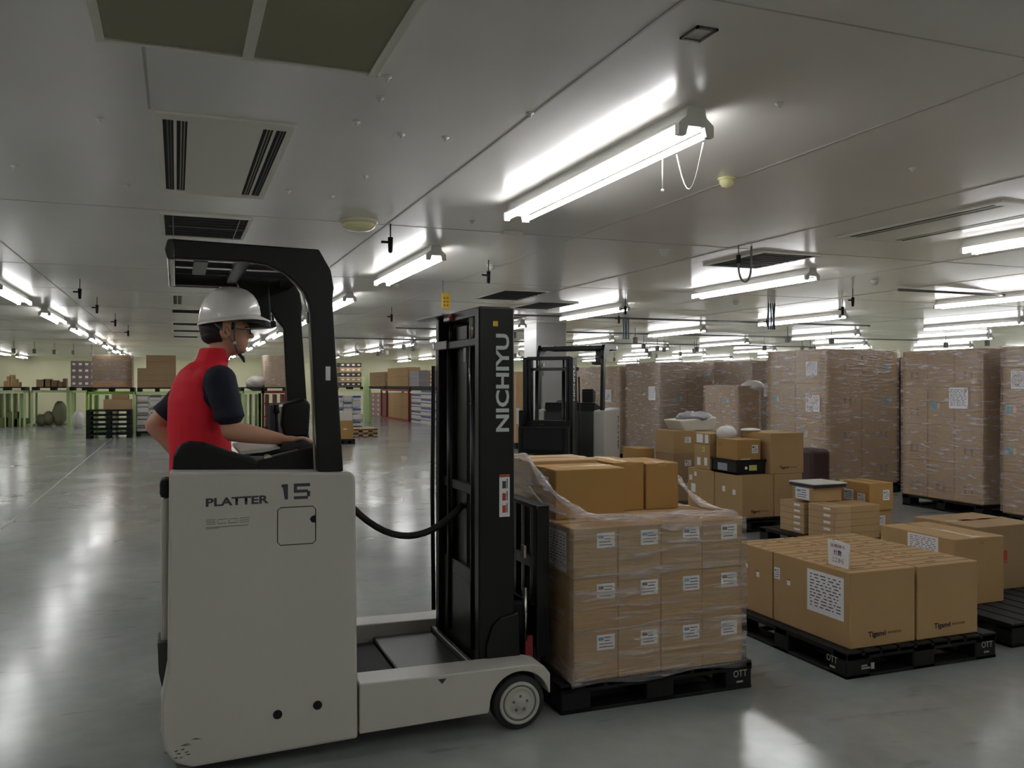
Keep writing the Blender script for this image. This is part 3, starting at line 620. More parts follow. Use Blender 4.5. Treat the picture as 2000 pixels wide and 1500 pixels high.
# ------------------------------------------------------------------ the operator
def operator():
    p = empty('person', (.12, 4.25, .2), 'man in white hard hat, red vest and navy short-sleeved shirt driving the truck', 'person')
    skin = mat('skin', (196, 148, 122), .5, spec=.35, vary=.05, scale=6)
    b = MB(); yc = 4.24
    torso = [(1.0, .105, yc, .105, .155), (1.12, .10, yc, .105, .16), (1.27, .105, yc, .118, .165), (1.40, .095, yc, .118, .17), (1.53, .10, yc, .118, .18), (1.61, .115, yc, .105, .165), (1.665, .13, yc, .08, .12), (1.70, .145, yc, .055, .06)]
    b.loft(torso)
    b.caps((.145, yc, 1.64), (.195, yc, 1.79), .056, .054)                                    # neck
    b.ball((.205, yc, 1.865), (.102, .080, .105)); b.ball((.235, yc, 1.815), (.078, .066, .085))  # skull, face
    b.ball((.272, yc, 1.765), (.034, .036, .028)); b.ball((.235, yc, 1.775), (.055, .056, .035))   # chin, jaw
    b.cyl((.300, yc, 1.855), (.333, yc, 1.822), .008, .0135, 12); b.ball((.328, yc, 1.822), (.014, .016, .011)) # nose
    b.ball((.300, yc, 1.792), (.014, .022, .007)); b.ball((.297, yc, 1.781), (.014, .020, .007))  # lips
    b.ball((.298, yc, 1.872), (.018, .055, .012))                                              # brow
    for s in (-1, 1): b.ball((.205, yc + s * .078, 1.835), (.018, .012, .031)); b.ball((.262, yc + s * .045, 1.828), (.03, .022, .022))
    # near arm, hand resting flat on the console
    sh, el, wr = Vector((.178, yc - .185, 1.612)), Vector((.228, yc - .215, 1.392)), Vector((.435, yc - .20, 1.352))
    b.caps(sh, el, .050, .044); b.caps(el, el.lerp(wr, .4), .046, .042); b.caps(el.lerp(wr, .4), wr, .042, .027)
    b.caps((.13, yc - .11, 1.60), sh, .048, .05)
    hy = yc - .20
    b.ball((.475, hy, 1.349), (.048, .042, .017)); b.ball((.455, hy, 1.35), (.03, .034, .018))
    for q, (dy, L) in enumerate(((-.033, .060), (-.011, .074), (.011, .078), (.032, .070))):
        k0 = Vector((.508, hy + dy, 1.352)); k1 = k0 + Vector((L * .45, dy * .12, .002)); k2 = k1 + Vector((L * .32, dy * .06, -.010)); k3 = k2 + Vector((L * .25, 0, -.010))
        b.caps(k0, k1, .0090, .0085); b.caps(k1, k2, .0085, .0078); b.caps(k2, k3, .0078, .0068)
    b.caps((.458, hy + .034, 1.345), (.480, hy + .060, 1.341), .012, .0105); b.caps((.480, hy + .060, 1.341), (.508, hy + .068, 1.336), .010, .0085)
    # far arm bent back, hand on the rail behind the hip
    sh2, el2, wr2 = Vector((.09, yc + .18, 1.615)), Vector((-.095, yc + .21, 1.405)), Vector((.03, yc + .17, 1.24))
    b.caps(sh2, el2, .054, .045); b.caps(el2, wr2, .046, .028); b.caps((.06, yc + .12, 1.60), sh2, .06, .054)
    b.ball(wr2 + Vector((.035, 0, -.035)), (.042, .028, .038))
    for q in range(4):
        k0 = wr2 + Vector((.055, -.028 + q * .018, -.05)); b.caps(k0, k0 + Vector((.025, 0, -.020)), .009, .0085); b.caps(k0 + Vector((.025, 0, -.020)), k0 + Vector((.012, 0, -.040)), .0085, .0075)
    b.caps(wr2 + Vector((.03, -.03, -.02)), wr2 + Vector((.055, -.055, -.035)), .011, .009)
    # legs and feet
    for s in (-1, 1):
        b.caps((.105, yc + s * .085, 1.0), (.135, yc + s * .095, .64), .078, .055); b.caps((.135, yc + s * .095, .64), (.10, yc + s * .10, .29), .055, .036)
        b.ball((.15, yc + s * .105, .245), (.115, .042, .04))
    body = b.build('body', skin, p, remesh=.0065)
    # eyes
    for s in (-1, 1):
        e = MB(); e.ball((.294, yc + s * .032, 1.846), (.011, .013, .009), 12, mat('eye white', (215, 210, 205), .2)); e.ball((.3022, yc + s * .032, 1.846), (.004, .0055, .0055), 10, inkb); e.build('eye', None, body)
        MB().tube([(.306, yc + s * .015, 1.862), (.307, yc + s * .032, 1.866), (.296, yc + s * .052, 1.860)], .0028, 6).build('eyebrow', inkb, body)
    # hair
    h = MB(); h.ball((.190, yc, 1.862), (.096, .080, .098)); h.ball((.152, yc, 1.822), (.050, .064, .042)); hair = h.build('hair', mat('black hair', (24, 22, 22), .55, bump=.6, bscale=150), p, smooth=True)
    for s in (-1, 1): MB().ball((.240, yc + s * .076, 1.866), (.007, .005, .018), 10).build('sideburn', MATS['black hair'], p)
    # ear again over the hair
    for s in (-1, 1):
        q = MB(); q.ball((.212, yc + s * .090, 1.836), (.018, .012, .031)); q.tube([(.212 + .015 * math.cos(a), yc + s * .102, 1.838 + .026 * math.sin(a)) for a in [i * math.pi / 8 for i in range(0, 13)]], .004, 6); q.build('ear', skin, body, smooth=True)
    # glasses
    gl = MB()
    for s in (-1, 1):
        gl.tube([(.318, yc + s * .034 + .022 * math.cos(a), 1.843 + .014 * math.sin(a)) for a in [i * math.pi / 6 for i in range(12)]], .0016, 6, closed=True)
        gl.tube([(.318, yc + s * .056, 1.848), (.29, yc + s * .080, 1.850), (.215, yc + s * .092, 1.853)], .0018, 6)
    gl.tube([(.318, yc - .012, 1.848), (.322, yc, 1.850), (.318, yc + .012, 1.848)], .0016, 6)
    gl.build('glasses', blackm, p)
    # hard hat
    prof = [(1.0, 0.0), (.995, .12), (.97, .3), (.91, .5), (.80, .68), (.62, .84), (.38, .95), (.12, 1.0)]
    hm = MB(); t = bmesh.new(); rings = []; n = 40
    def hatpt(r, h, a, sc=1): # local ellipse with forward tilt
        rx = (.150 if math.cos(a) > 0 else .130) * sc; x = r * rx * math.cos(a); y = r * .115 * sc * math.sin(a); z = h * .158 * sc
        al = R(-9); return (.222 + x * math.cos(al) + z * math.sin(al) * .3, yc + y, 1.893 + z * math.cos(al) - x * math.sin(al) * .9)
    for r_, h_ in prof: rings.append([t.verts.new(hatpt(r_, h_, 2 * math.pi * k / n)) for k in range(n)])
    inn = [[t.verts.new(hatpt(r_ * .965, h_ * .965, 2 * math.pi * k / n)) for k in range(n)] for r_, h_ in prof]
    for L in (rings, inn):
        for i in range(len(L) - 1):
            for k in range(n): f = t.faces.new((L[i][k], L[i][(k + 1) % n], L[i + 1][(k + 1) % n], L[i + 1][k])); f.smooth = True
        t.faces.new(L[-1])
    for k in range(n): t.faces.new((rings[0][k], rings[0][(k + 1) % n], inn[0][(k + 1) % n], inn[0][k]))
    bmesh.ops.recalc_face_normals(t, faces=t.faces); hm.join(t)
    helm = hm.build('hard_hat', mat('helmet white', (236, 232, 226), .22, coat=.4), p)
    bk = MB(); t = bmesh.new(); ra, rb, rc, rd = [], [], [], []
    def brim(a, e, dz): # brim outline, long at the front
        f = max(0, math.cos(a)) ** 3; q = hatpt(1.0, 0, a); c0 = Vector((.222, yc, q[2])); d = Vector((q[0] - .222, q[1] - yc, 0))
        return Vector((.222, yc, q[2])) + d * (1 + (.05 + .25 * f) * e) + Vector((0, 0, dz - .012 * f * e * 1.5))
    for k in range(n):
        a = 2 * math.pi * k / n; ra.append(t.verts.new(brim(a, 0, .004))); rb.append(t.verts.new(brim(a, 1, .000))); rc.append(t.verts.new(brim(a, 1, -.006))); rd.append(t.verts.new(brim(a, 0, -.006)))
    for A, B in ((ra, rb), (rb, rc), (rc, rd)):
        for k in range(n): f = t.faces.new((A[k], A[(k + 1) % n], B[(k + 1) % n], B[k])); f.smooth = True
    bmesh.ops.recalc_face_normals(t, faces=t.faces); bk.join(t); bk.build('brim', MATS['helmet white'], helm)
    # dark layer for the underside of the brim's front
    t = MB(); vp = []
    for i in range(13):
        a = R(-75 + 150 * i / 12); vp.append((a, brim(a, .15, -.010), brim(a, .98, -.010)))
    tt = bmesh.new()
    top = [[tt.verts.new(x) for x in (q[1], q[2])] for q in vp]; bot = [[tt.verts.new(Vector(x) - Vector((0, 0, .022 * max(.1, math.cos(q[0]))))) for x in (q[1], q[2])] for q in vp]
    for i in range(12):
        tt.faces.new((top[i][0], top[i + 1][0], top[i + 1][1], top[i][1])); tt.faces.new((bot[i][0], bot[i][1], bot[i + 1][1], bot[i + 1][0])); tt.faces.new((top[i][1], top[i + 1][1], bot[i + 1][1], bot[i][1])); tt.faces.new((top[i][0], bot[i][0], bot[i + 1][0], top[i + 1][0]))
    t.join(tt); t.build('brim_underside', blackm, helm)
    st = MB()
    for s in (-1, 1):
        st.tube([(.16, yc + s * .095, 1.872), (.205, yc + s * .10, 1.835), (.245, yc + s * .084, 1.785), (.262, yc + s * .052, 1.745), (.272, yc + s * .018, 1.737)], .0045, 6)
        st.tube([(.25, yc + s * .100, 1.885), (.245, yc + s * .092, 1.83), (.247, yc + s * .084, 1.785)], .0040, 6)
    st.build('chin_strap', mat('strap grey', (92, 100, 98), .7), helm)
    MB().tube([(.268, yc - .03, 1.740), (.285, yc - .035, 1.722), (.293, yc - .034, 1.700)], [.007, .009, .004], 8).build('strap_end', mat('strap dark', (50, 60, 50), .7), helm)
    MB().ball((.246, yc - .088, 1.787), (.008, .005, .008), 10).build('strap_buckle', white, helm)
    # navy shirt: sleeves and shoulder yoke
    s = MB(); s.loft([(z, cx, cy, rx + .006, ry + .006) for z, cx, cy, rx, ry in torso[1:7]])
    s.caps((.155, yc - .12, 1.60), sh, .066, .074); s.caps(sh, Vector((.216, yc - .212, 1.468)), .073, .063); s.cyl((.212, yc - .211, 1.475), (.217, yc - .213, 1.447), .065, .067, 20)
    s.caps((.06, yc + .12, 1.60), sh2, .070, .068); e2 = sh2.lerp(el2, .68); s.caps(sh2, e2, .068, .058); s.cyl(e2, sh2.lerp(el2, .80), .062, .064, 20)
    s.build('shirt', mat('navy cloth', (24, 27, 44), .85, bump=.25, bscale=30), p, remesh=.007)
    # red vest with collar
    v = MB(); vt = [(z, cx, cy, rx + .018, ry + .012) for z, cx, cy, rx, ry in torso[1:6]]
    vt[-1] = (1.61, .105, yc, .122, .178); vt[-2] = (1.53, .10, yc, .138, .186)
    v.loft([(1.16, .10, yc, .135, .178)] + vt[1:] + [(1.66, .118, yc, .106, .152), (1.70, .14, yc, .080, .082)])
    v.ball((.135, yc - .145, 1.628), (.070, .062, .058)); v.ball((.105, yc + .145, 1.628), (.070, .062, .058)); v.loft([(1.68, .143, yc, .078, .080), (1.73, .158, yc, .070, .070), (1.765, .165, yc, .067, .066)])
    vest = v.build('vest', mat('red vest cloth', (226, 26, 48), .75, bump=.5, bscale=14, vary=.06), p, remesh=.007)
    tr = MB(); tr.loft([(.96, .105, yc, .118, .168), (1.08, .102, yc, .118, .172), (1.2, .102, yc, .118, .168)])
    for q in (-1, 1): tr.caps((.105, yc + q * .085, 1.0), (.135, yc + q * .095, .64), .092, .070); tr.caps((.135, yc + q * .095, .64), (.10, yc + q * .10, .31), .070, .056)
    tr.build('trousers', mat('dark trousers', (40, 42, 50), .85), p, remesh=.01)
    for q in (-1, 1): MB().ball((.15, yc + q * .105, .244), (.128, .050, .046)).box(.03, .27, yc + q * .105 - .045, yc + q * .105 + .045, .2, .215, bev=.006).build('shoe', blackm, p)
    return p
operator()


# ------------------------------------------------------------------ cartons, pallets, film
def face_pt(b, face, u, v, lift=.0012):
    x0, x1, y0, y1, z0, z1 = b
    if face == 'y': return (x0 + (x1 - x0) * u, y0 - lift, z0 + (z1 - z0) * v)
    if face == 'x': return (x0 - lift, y1 - (y1 - y0) * u, z0 + (z1 - z0) * v)
    return (x0 + (x1 - x0) * u, y0 + (y1 - y0) * v, z1 + lift)
def sticker(b, face, u, v, w, h, kind, parent):
    "a flat label or print centred at fractions u,v of a face of the carton b"
    c = Vector(face_pt(b, face, u, v)); U = Vector((1, 0, 0)) if face in 'yz' else Vector((0, -1, 0)); V = Vector((0, 0, 1)) if face != 'z' else Vector((0, 1, 0)); N = U.cross(V)
    m = MB()
    def q(a0, a1, b0, b1, mm, l=0): m.quad([c + U * a + V * d + N * l for a, d in ((a0, b0), (a1, b0), (a1, b1), (a0, b1))], mm)
    if kind == 'ship':
        q(-w / 2, w / 2, -h / 2, h / 2, paper)
        for i in range(4): y = h * (.30 - .2 * i); q(-w * .38 + (w * .3 if i < 2 else 0), w * random.uniform(.2, .42), y - h * .03, y + h * .03, ink if i else inkb, .0006)
        q(-w * .42, -w * .12, h * .12, h * .34, ink if random.random() < .4 else blue, .0006); nm = 'shipping_label'
    elif kind == 'sheet':
        q(-w / 2, w / 2, -h / 2, h / 2, paper)
        for i in range(11):
            y = h * (.40 - .075 * i); x = -w * .42
            while x < w * .38:
                l = w * random.uniform(.04, .16); q(x, min(x + l, w * .42), y - h * .012, y + h * .012, ink, .0006); x += l + w * random.uniform(.03, .09)
        nm = 'delivery_sheet'
    elif kind == 'blue':
        q(-w / 2, w * .05, -h / 2, h / 2, blue); q(-w * .35, -w * .1, -h * .2, h * .3, teal, .0006); q(w * .2, w / 2, -h * .35, h * .35, mat('pale print', (205, 185, 160), .7)); nm = 'printed_mark'
    elif kind == 'mark':
        for i in (-1, 1): q(i * w * .3 - w * .08, i * w * .3 + w * .08, -h * .5, h * .3, inkf); q(i * w * .3 - w * .16, i * w * .3 + w * .16, h * .1, h * .3, inkf)
        q(-w * .5, w * .5, -h * .62, -h * .52, inkf); nm = 'handling_mark'
    elif kind == 'spot': q(-w / 2, w / 2, -h / 2, h / 2, paper); nm = 'small_label'
    elif kind == 'seal':
        q(-w / 2, w / 2, -h / 2, h / 2, paper); q(-w / 2, w / 2, h * .35, h / 2, inkb, .0006); nm = 'carton_seal'
    elif kind == 'red':
        q(-w / 2, -w * .1, -h / 2, h / 2, inkr); q(w * .05, w / 2, -h / 2, h * .3, inkr); q(-w * .5, w * .5, -h * .7, -h * .6, inkr); nm = 'red_print'
    elif kind == 'yellow': q(-w / 2, w / 2, -h / 2, h / 2, mat('lime label', (200, 205, 110), .6)); q(-w * .35, w * .3, -h * .1, h * .1, ink, .0006); nm = 'shipping_label'
    return m.build(nm, None, parent)
CK = {}
def carton(label, x0, x1, y0, y1, z0, z1, m=None, stk=(), tape=False, group=None, name='cardboard_box', bev=.004, cat='box', rz=0, g=.0012):
    m = m or random.choice((card, card, card_b, card_d))
    b = (x0 + g, x1 - g, y0 + g, y1 - g, z0, z1 - .001)
    mb = MB(); mb.box(*b, bev=bev); o = mb.build(name, m, org=((x0 + x1) / 2, (y0 + y1) / 2, z0))
    tag(o, label, cat, group)
    if tape:
        xm = (x0 + x1) / 2; ym = (y0 + y1) / 2; t = MB(); w = .025
        if tape == 'x': t.box(x0 + .001, x1 - .001, ym - w, ym + w, z1 - .02, z1 + .0002); 
        else: t.box(xm - w, xm + w, y0 + .001, y1 - .001, z1 - .02, z1 + .0002)
        t.build('packing_tape', tape_m, o)
        s = MB(); (s.box(x0 + .004, x1 - .004, ym - .0015, ym + .0015, z1 - .01, z1 + .0008) if tape == 'x' else s.box(xm - .0015, xm + .0015, y0 + .004, y1 - .004, z1 - .01, z1 + .0008)); s.build('flap_seam', mat('seam', (120, 92, 58), .9), o)
    for s in stk: sticker(b, *s, o)
    if rz: o.rotation_euler = (0, 0, rz)
    return o
def pallet(x, y, label, L=1.1, W=1.1, z=0, txt=False, m=None, group='plastic pallets on the floor', H=.145, name='pallet'):
    m = m or blackm
    p = empty(name, (x + L / 2, y + W / 2, z), label, 'pallet', group); d = MB()
    n = 9; g = .016; s = (L - g * (n - 1)) / n
    for i in range(n): d.box(x + i * (s + g), x + i * (s + g) + s, y, y + W, z + H - .03, z + H, bev=.002)
    for i in range(3): d.box(x, x + L, y + (W - .1) * i / 2, y + (W - .1) * i / 2 + .1, z + H - .045, z + H - .012)
    d.build('deck', m, p)
    for i in range(3):
        for j in range(3):
            bx, by = (.16, .13); xx = x + (L - bx) * i / 2; yy = y + (W - by) * j / 2
            MB().box(xx, xx + bx, yy, yy + by, z + .015, z + H - .02, bev=.006).build('block', m, p)
    b = MB()
    for i in range(3): b.box(x, x + L, y + (W - .13) * i / 2, y + (W - .13) * i / 2 + .13, z, z + .018, bev=.002); b.box(x + (L - .16) * i / 2, x + (L - .16) * i / 2 + .16, y, y + W, z, z + .018, bev=.002)
    b.build('bottom_frame', m, p)
    if txt:
        gm = mat('moulded print', (150, 148, 136), .6); t = MB()
        text_mb(t, 'OTT', (x + L - .115, y - .001, z + .065), (1, 0, 0), (0, 0, 1), .036, .085, bold=.01); t.box(x + L - .095, x + L - .055, y - .0015, y, z + .035, z + .045)
        if txt == 2:
            text_mb(t, 'OTT', (x - .001, y + .155, z + .065), (0, -1, 0), (0, 0, 1), .036, .085, bold=.01); t.box(x - .0015, x, y + .09, y + .13, z + .035, z + .045)
            t.box(x + .10, x + .16, y - .0015, y, z + .045, z + .055); t.box(x + .10, x + .14, y - .0015, y, z + .06, z + .068); t.box(x + .165, x + .19, y - .002, y, z + .04, z + .075)
        t.build('moulded_letters', gm, p)
    return p
def wrap(label, x0, x1, y0, y1, z0, z1, m=None, wob=.006, off=.010, top=False, group=None, seg=10):
    "loose stretch-film skin round a load"
    t = bmesh.new(); m = m or film_s
    per = []
    def side(ax, ay, bx, by):
        for i in range(seg): per.append((ax + (bx - ax) * i / seg, ay + (by - ay) * i / seg))
    x0 -= off; x1 += off; y0 -= off; y1 += off
    side(x0, y0, x1, y0); side(x1, y0, x1, y1); side(x1, y1, x0, y1); side(x0, y1, x0, y0)
    nz = 14; rows = []
    for k in range(nz + 1):
        row = []
        for px, py in per:
            nx_ = (-1 if px < x0 + 1e-4 else 1 if px > x1 - 1e-4 else 0); ny_ = (-1 if py < y0 + 1e-4 else 1 if py > y1 - 1e-4 else 0)
            r = random.uniform(0, wob); row.append(t.verts.new((px + nx_ * r, py + ny_ * r, z0 + (z1 - z0) * k / nz + (random.uniform(-.01, .01) if k in (0, nz) else 0))))
        rows.append(row)
    n = len(per)
    for k in range(nz):
        for i in range(n): f = t.faces.new((rows[k][i], rows[k][(i + 1) % n], rows[k + 1][(i + 1) % n], rows[k + 1][i])); f.smooth = True
    if top: t.faces.new(rows[-1])
    o = MB().join(t).build('stretch_wrap', m); tag(o, label, 'plastic wrap', group); return o

# ---- load on the forks
PZ = .145
pallet(1.73, 3.83, 'black plastic pallet under the film-wrapped load at the fork tips', txt=1)
xs = [1.80, 2.045, 2.29, 2.535, 2.78]; ys = [3.84, 4.19, 4.54, 4.89]; zl = [PZ, .392, .645, .895]
rown = ['bottom', 'middle', 'top']; coln = ['leftmost', 'second from left', 'third from left', 'rightmost']
for k in range(3):
    for i in range(4):
        for j in range(3):
            if 0 < i < 4 and j > 0 and k < 2 and i < 3: continue
            if i == 3 and j > 0 and k < 2: continue
            if j == 0:
                lab = 'carton with white label, %s row, %s in the front of the fork load' % (rown[k], coln[i])
                stk = [('y', .72 if i < 3 else .66, .74, .098, .075, 'ship')]
            else:
                lab = '%s layer carton of the fork load, %s, %s' % (rown[k], coln[i], 'second row' if j == 1 else 'back row'); stk = []
            if i == 0 and j == 0 and k == 2: stk.append(('x', .45, .48, .22, .20, 'sheet'))
            carton(lab, xs[i], xs[i + 1], ys[j], ys[j + 1], zl[k], zl[k + 1], [card, card_o, card][k], stk, tape='x' if k == 2 else False, group='cartons of the load on the forks', bev=.004)
carton('large ochre carton standing lengthwise on top of the fork load at left', 1.83, 2.235, 4.12, 4.44, .895, 1.155, card_o, [('x', .6, .68, .07, .075, 'ship')], tape='x')
carton('carton behind the large ochre one, back left on top of the fork load', 1.83, 2.24, 4.45, 4.80, .895, 1.175, card_b, tape='x')
carton('narrow ochre carton in the middle on top of the fork load', 2.255, 2.448, 4.29, 4.68, .895, 1.165, card_o, tape='y')
carton('ochre carton on top of the fork load at the right end', 2.456, 2.665, 4.28, 4.66, .895, 1.155, card_o, tape='y')
# stretch film of that load: skirt, then a slack collar drawn in over the top
def load_film():
    x0, x1, y0, y1 = 1.79, 2.79, 3.83, 4.90
    seg = 16; per = []
    for (ax, ay, bx, by) in ((x0, y0, x1, y0), (x1, y0, x1, y1), (x1, y1, x0, y1), (x0, y1, x0, y0)):
        for i in range(seg): per.append((ax + (bx - ax) * i / seg, ay + (by - ay) * i / seg))
    n = len(per); t = bmesh.new(); rows = []; NZ = 22
    for k in range(NZ + 1):
        f = k / NZ; row = []
        for i, (px, py) in enumerate(per):
            nx_ = (-1 if px < x0 + 1e-4 else 1 if px > x1 - 1e-4 else 0); ny_ = (-1 if py < y0 + 1e-4 else 1 if py > y1 - 1e-4 else 0)
            r = .004 + random.uniform(0, .004); z = .135 + (.898 - .135) * f
            if k == 0: z += .012 * math.sin(i * .7) - .012 + .02 * i / n
            row.append(t.verts.new((px + nx_ * r, py + ny_ * r, z)))
        rows.append(row)
    for k in range(NZ):
        for i in range(n): f = t.faces.new((rows[k][i], rows[k][(i + 1) % n], rows[k + 1][(i + 1) % n], rows[k + 1][i])); f.smooth = True
    # collar rim (closed) above the skirt: key points by perimeter index
    keys = {0: (1.79, 3.84, 1.0), 3: (1.93, 3.97, .935), 6: (2.10, 3.94, .915), 10: (2.42, 3.95, .91), 13: (2.62, 3.97, .915), 15: (2.74, 3.92, .905), 16: (2.78, 3.86, .905),
            20: (2.72, 4.14, .93), 23: (2.72, 4.28, .99), 26: (2.69, 4.36, 1.07), 32: (2.72, 4.80, 1.0), 40: (2.3, 4.84, 1.10), 48: (1.80, 4.84, 1.18), 54: (1.80, 4.5, 1.195), 56: (1.80, 4.42, 1.19), 59: (1.79, 4.22, 1.10), 62: (1.785, 4.0, 1.03), 64: (1.79, 3.84, 1.0)}
    ks = sorted(keys); rim = []
    for i in range(n):
        a = max(k for k in ks if k <= i); b = min(k for k in ks if k > i); s = (i - a) / (b - a); A = Vector(keys[a]); B = Vector(keys[b]); rim.append(A.lerp(B, s))
    rim = [(rim[i - 1] + rim[i] * 2 + rim[(i + 1) % n]) / 4 for i in range(n)]
    prev = rows[-1]; edge = [Vector(v.co) for v in rows[-1]]
    for q in (1, 2, 3):
        cur = [t.verts.new(Vector(rows[-1][i].co).lerp(rim[i], q / 3) + Vector((random.uniform(-.006, .006), random.uniform(-.006, .006), random.uniform(-.004, .006)))) for i in range(n)]
        for i in range(n): f = t.faces.new((prev[i], prev[(i + 1) % n], cur[(i + 1) % n], cur[i])); f.smooth = True
        prev = cur
    o = MB().join(t).build('stretch_wrap', film); tag(o, 'clear stretch film round the fork load, slack white rim pulled over its top', 'plastic wrap')
    MB().tube([v + Vector((0, 0, .004)) for v in rim], [.015 + .007 * math.sin(i * 1.3) for i in range(n)], 7, closed=True).build('gathered_rim', film_t, o)
    for a, b, dz in ((2, 14, .018), (4, 12, .035), (56, 63, -.03)):
        MB().tube([edge[i].lerp(rim[i], .5) + Vector((0, -.006, dz * math.sin((i - a) / (b - a) * math.pi))) for i in range(a, b + 1)], .0055, 6).build('film_fold', film_t, o)
    for (za, zb, l) in ((.40, .385, 16), (.38, .43, 16), (.66, .69, 10), (.16, .26, 7)):
        MB().tube([(x0 + (x1 - x0) * i / 16, y0 - .007, za + (zb - za) * i / 16 + .004 * math.sin(i)) for i in range(l + 1)], .0022, 5).build('film_fold', film_t, o)
load_film()

# ---- right-hand low load with lettered cartons
pallet(3.38, 3.74, 'black plastic pallet carrying the lettered cartons at front right', txt=2)
def lettered(b, o, s=1.0):
    t = MB(); x0, x1, y0, y1, z0, z1 = b; w = x1 - x0
    text_mb(t, 'Tiganvi', (x0 + w * .27, y0 + .0008, z0 + .045), (1, 0, 0), (0, 0, 1), .040 * s, .125 * s, bold=.03); t.build('lettering', inkb, o)
    t = MB()
    for i in range(8): t.box(x0 + w * .27 + .14 + i * .0125, x0 + w * .27 + .148 + i * .0125, y0 - .0002, y0 + .002, z0 + .062, z0 + .075)
    t.build('small_lettering', inkf, o)
yb = [3.78, 4.45, 4.84]
tz = .565
seals = [('x', .25, .62, .03, .032, 'seal')]
b = (3.44, 3.905, 3.78, 4.44, PZ, tz); o = carton('front left lettered carton of the low load, with large paper sheet on its side', *b, card, [('x', .70, .62, .30, .24, 'sheet'), ('x', .22, .62, .03, .035, 'seal')], tape=False); lettered(b, o)
carton('front left lettered carton', *b) if False else None
sticker((3.44, 3.905, 3.78, 4.44, PZ, tz), 'x', .06, .70, .055, .07, 'ship', o)
b = (3.92, 4.385, 3.78, 4.30, PZ, tz); o = carton('front right lettered carton of the low load, next to its neighbour with the sheet', *b, card_b if False else card, tape=False); lettered(b, o)
o = carton('back left carton of the low load with two tiny seals', 3.44, 3.905, 4.45, 4.82, PZ, tz, card, [('x', .3, .68, .025, .035, 'seal'), ('x', .62, .60, .03, .04, 'seal')])
o = carton('back right carton of the low load, behind the front right lettered one', 3.92, 4.385, 4.31, 4.82, PZ, tz, card)
# flat cartons lie on top? their lids show as strips: flap seams and tape across the top
for i, y in enumerate((3.86, 3.95, 4.04, 4.13, 4.22, 4.31, 4.40, 4.50, 4.60, 4.70)):
    pass
# standing paper sign
o = empty('paper_sign', (3.50, 3.90, tz), 'white folded paper sign standing on the low lettered load', 'sign')
MB().prism([(4.02, tz), (3.86, tz), (3.855, tz + .135), (4.025, tz + .145)], 'x', 3.500, 3.502).build('front_sheet', paper, o)
MB().prism([(3.995, tz), (3.885, tz), (3.88, tz + .13), (4.0, tz + .14)], 'x', 3.53, 3.532).build('back_sheet', paper, o)
t = MB()
text_mb(t, '出荷待ち', (3.4993, 4.0, tz + .105), (0, -1, 0), (0, 0, 1), .020, .115, mat('red violet ink', (150, 70, 90), .6), bold=.01)
text_mb(t, '個数', (3.4993, 3.975, tz + .062), (0, -1, 0), (0, 0, 1), .032, .065, mat('blue black ink', (60, 60, 90), .6), bold=.02)
text_mb(t, 'ここから', (3.4993, 3.985, tz + .022), (0, -1, 0), (0, 0, 1), .026, .09, MATS['blue black ink'], bold=.01)
t.build('sign_lettering', MATS['blue black ink'], o)
# top print strips of the cartons (dark dashes printed along the lids)
for o_ in [q for q in C.objects if q.name.startswith('cardboard_box') and q.parent is None and 'low load' in q['label']]:
    x, y = o_.location.x, o_.location.y; t = MB(); ORG[o_.name] = Vector(o_.location)
    ys_ = [v.co.y for v in o_.data.vertices]; xs_ = [v.co.x for v in o_.data.vertices]; yy = y + min(ys_) + .05
    while yy < y + max(ys_) - .03:
        t.box(x + min(xs_) + .01, x + max(xs_) - .01, yy, yy + .002, tz - .004, tz + .0006, mat('seam', (120, 92, 58), .9))
        for q in range(3): a = x + random.uniform(min(xs_) + .03, max(xs_) - .08); t.box(a, a + .035, yy + .03, yy + .04, tz - .004, tz + .0008, inkf)
        yy += .085
    t.build('lid_seams', None, o_)

# ---- second right load
pallet(4.72, 3.83, 'black plastic pallet at the right picture edge with two big cartons set back on it', L=1.2)
carton('big carton with a white sheet on its side, behind the lettered load at right', 4.73, 5.18, 4.26, 4.90, PZ, .585, card, [('x', .60, .80, .26, .16, 'sheet'), ('y', .55, .93, .03, .02, 'mark')], tape='y')
carton('big carton with red print cut by the right picture edge', 5.20, 5.80, 4.50, 5.05, PZ, .60, card_d, [('y', .35, .55, .18, .09, 'red'), ('z', .5, .5, .3, .05, 'red')], tape='x')

# ---- group of small flat cartons, centre right
FX, FY = 5.66, 6.42
pallet(5.55, 6.38, 'black pallet under the small flat cartons, centre right', L=1.2, W=1.0)
ordn = ['lowest', 'second', 'third', 'fourth', 'fifth', 'topmost']
def flat(tagline, x0, x1, y0, y1, n, h, z0=PZ, m=card_b):
    for i in range(n):
        carton('%s flat carton of the stack %s' % (ordn[i] if i < n - 1 else 'topmost', tagline), x0, x1, y0, y1, z0 + i * h, z0 + (i + 1) * h, m, [('x', .72, .6, .09, .022, 'spot')], group='small flat cartons')
flat('at the near left of the small goods pallet', 5.66, 5.86, 6.42, 6.78, 5, .064)
flat('at the far left of the small goods pallet', 5.66, 5.86, 6.84, 7.20, 5, .060)
flat('right of the near left one, small goods pallet', 5.87, 6.22, 6.44, 6.78, 5, .063, m=card)
b0 = .465
carton('box with white labels on its side under the dark-edged white lid tray', 5.70, 6.05, 6.76, 7.06, b0, b0 + .135, card, [('x', .5, .5, .2, .11, 'ship')])
o = empty('lidded_tray', (5.87, 6.9, b0 + .135), 'white lid with dark blue edge lying on a small box, centre right', 'tray')
MB().box(5.69, 6.08, 6.73, 7.09, b0 + .135, b0 + .165, bev=.004).build('tray', mat('navy tray', (32, 38, 62), .4), o); MB().box(5.685, 6.085, 6.725, 7.095, b0 + .165, b0 + .178, bev=.004).build('lid', white, o)
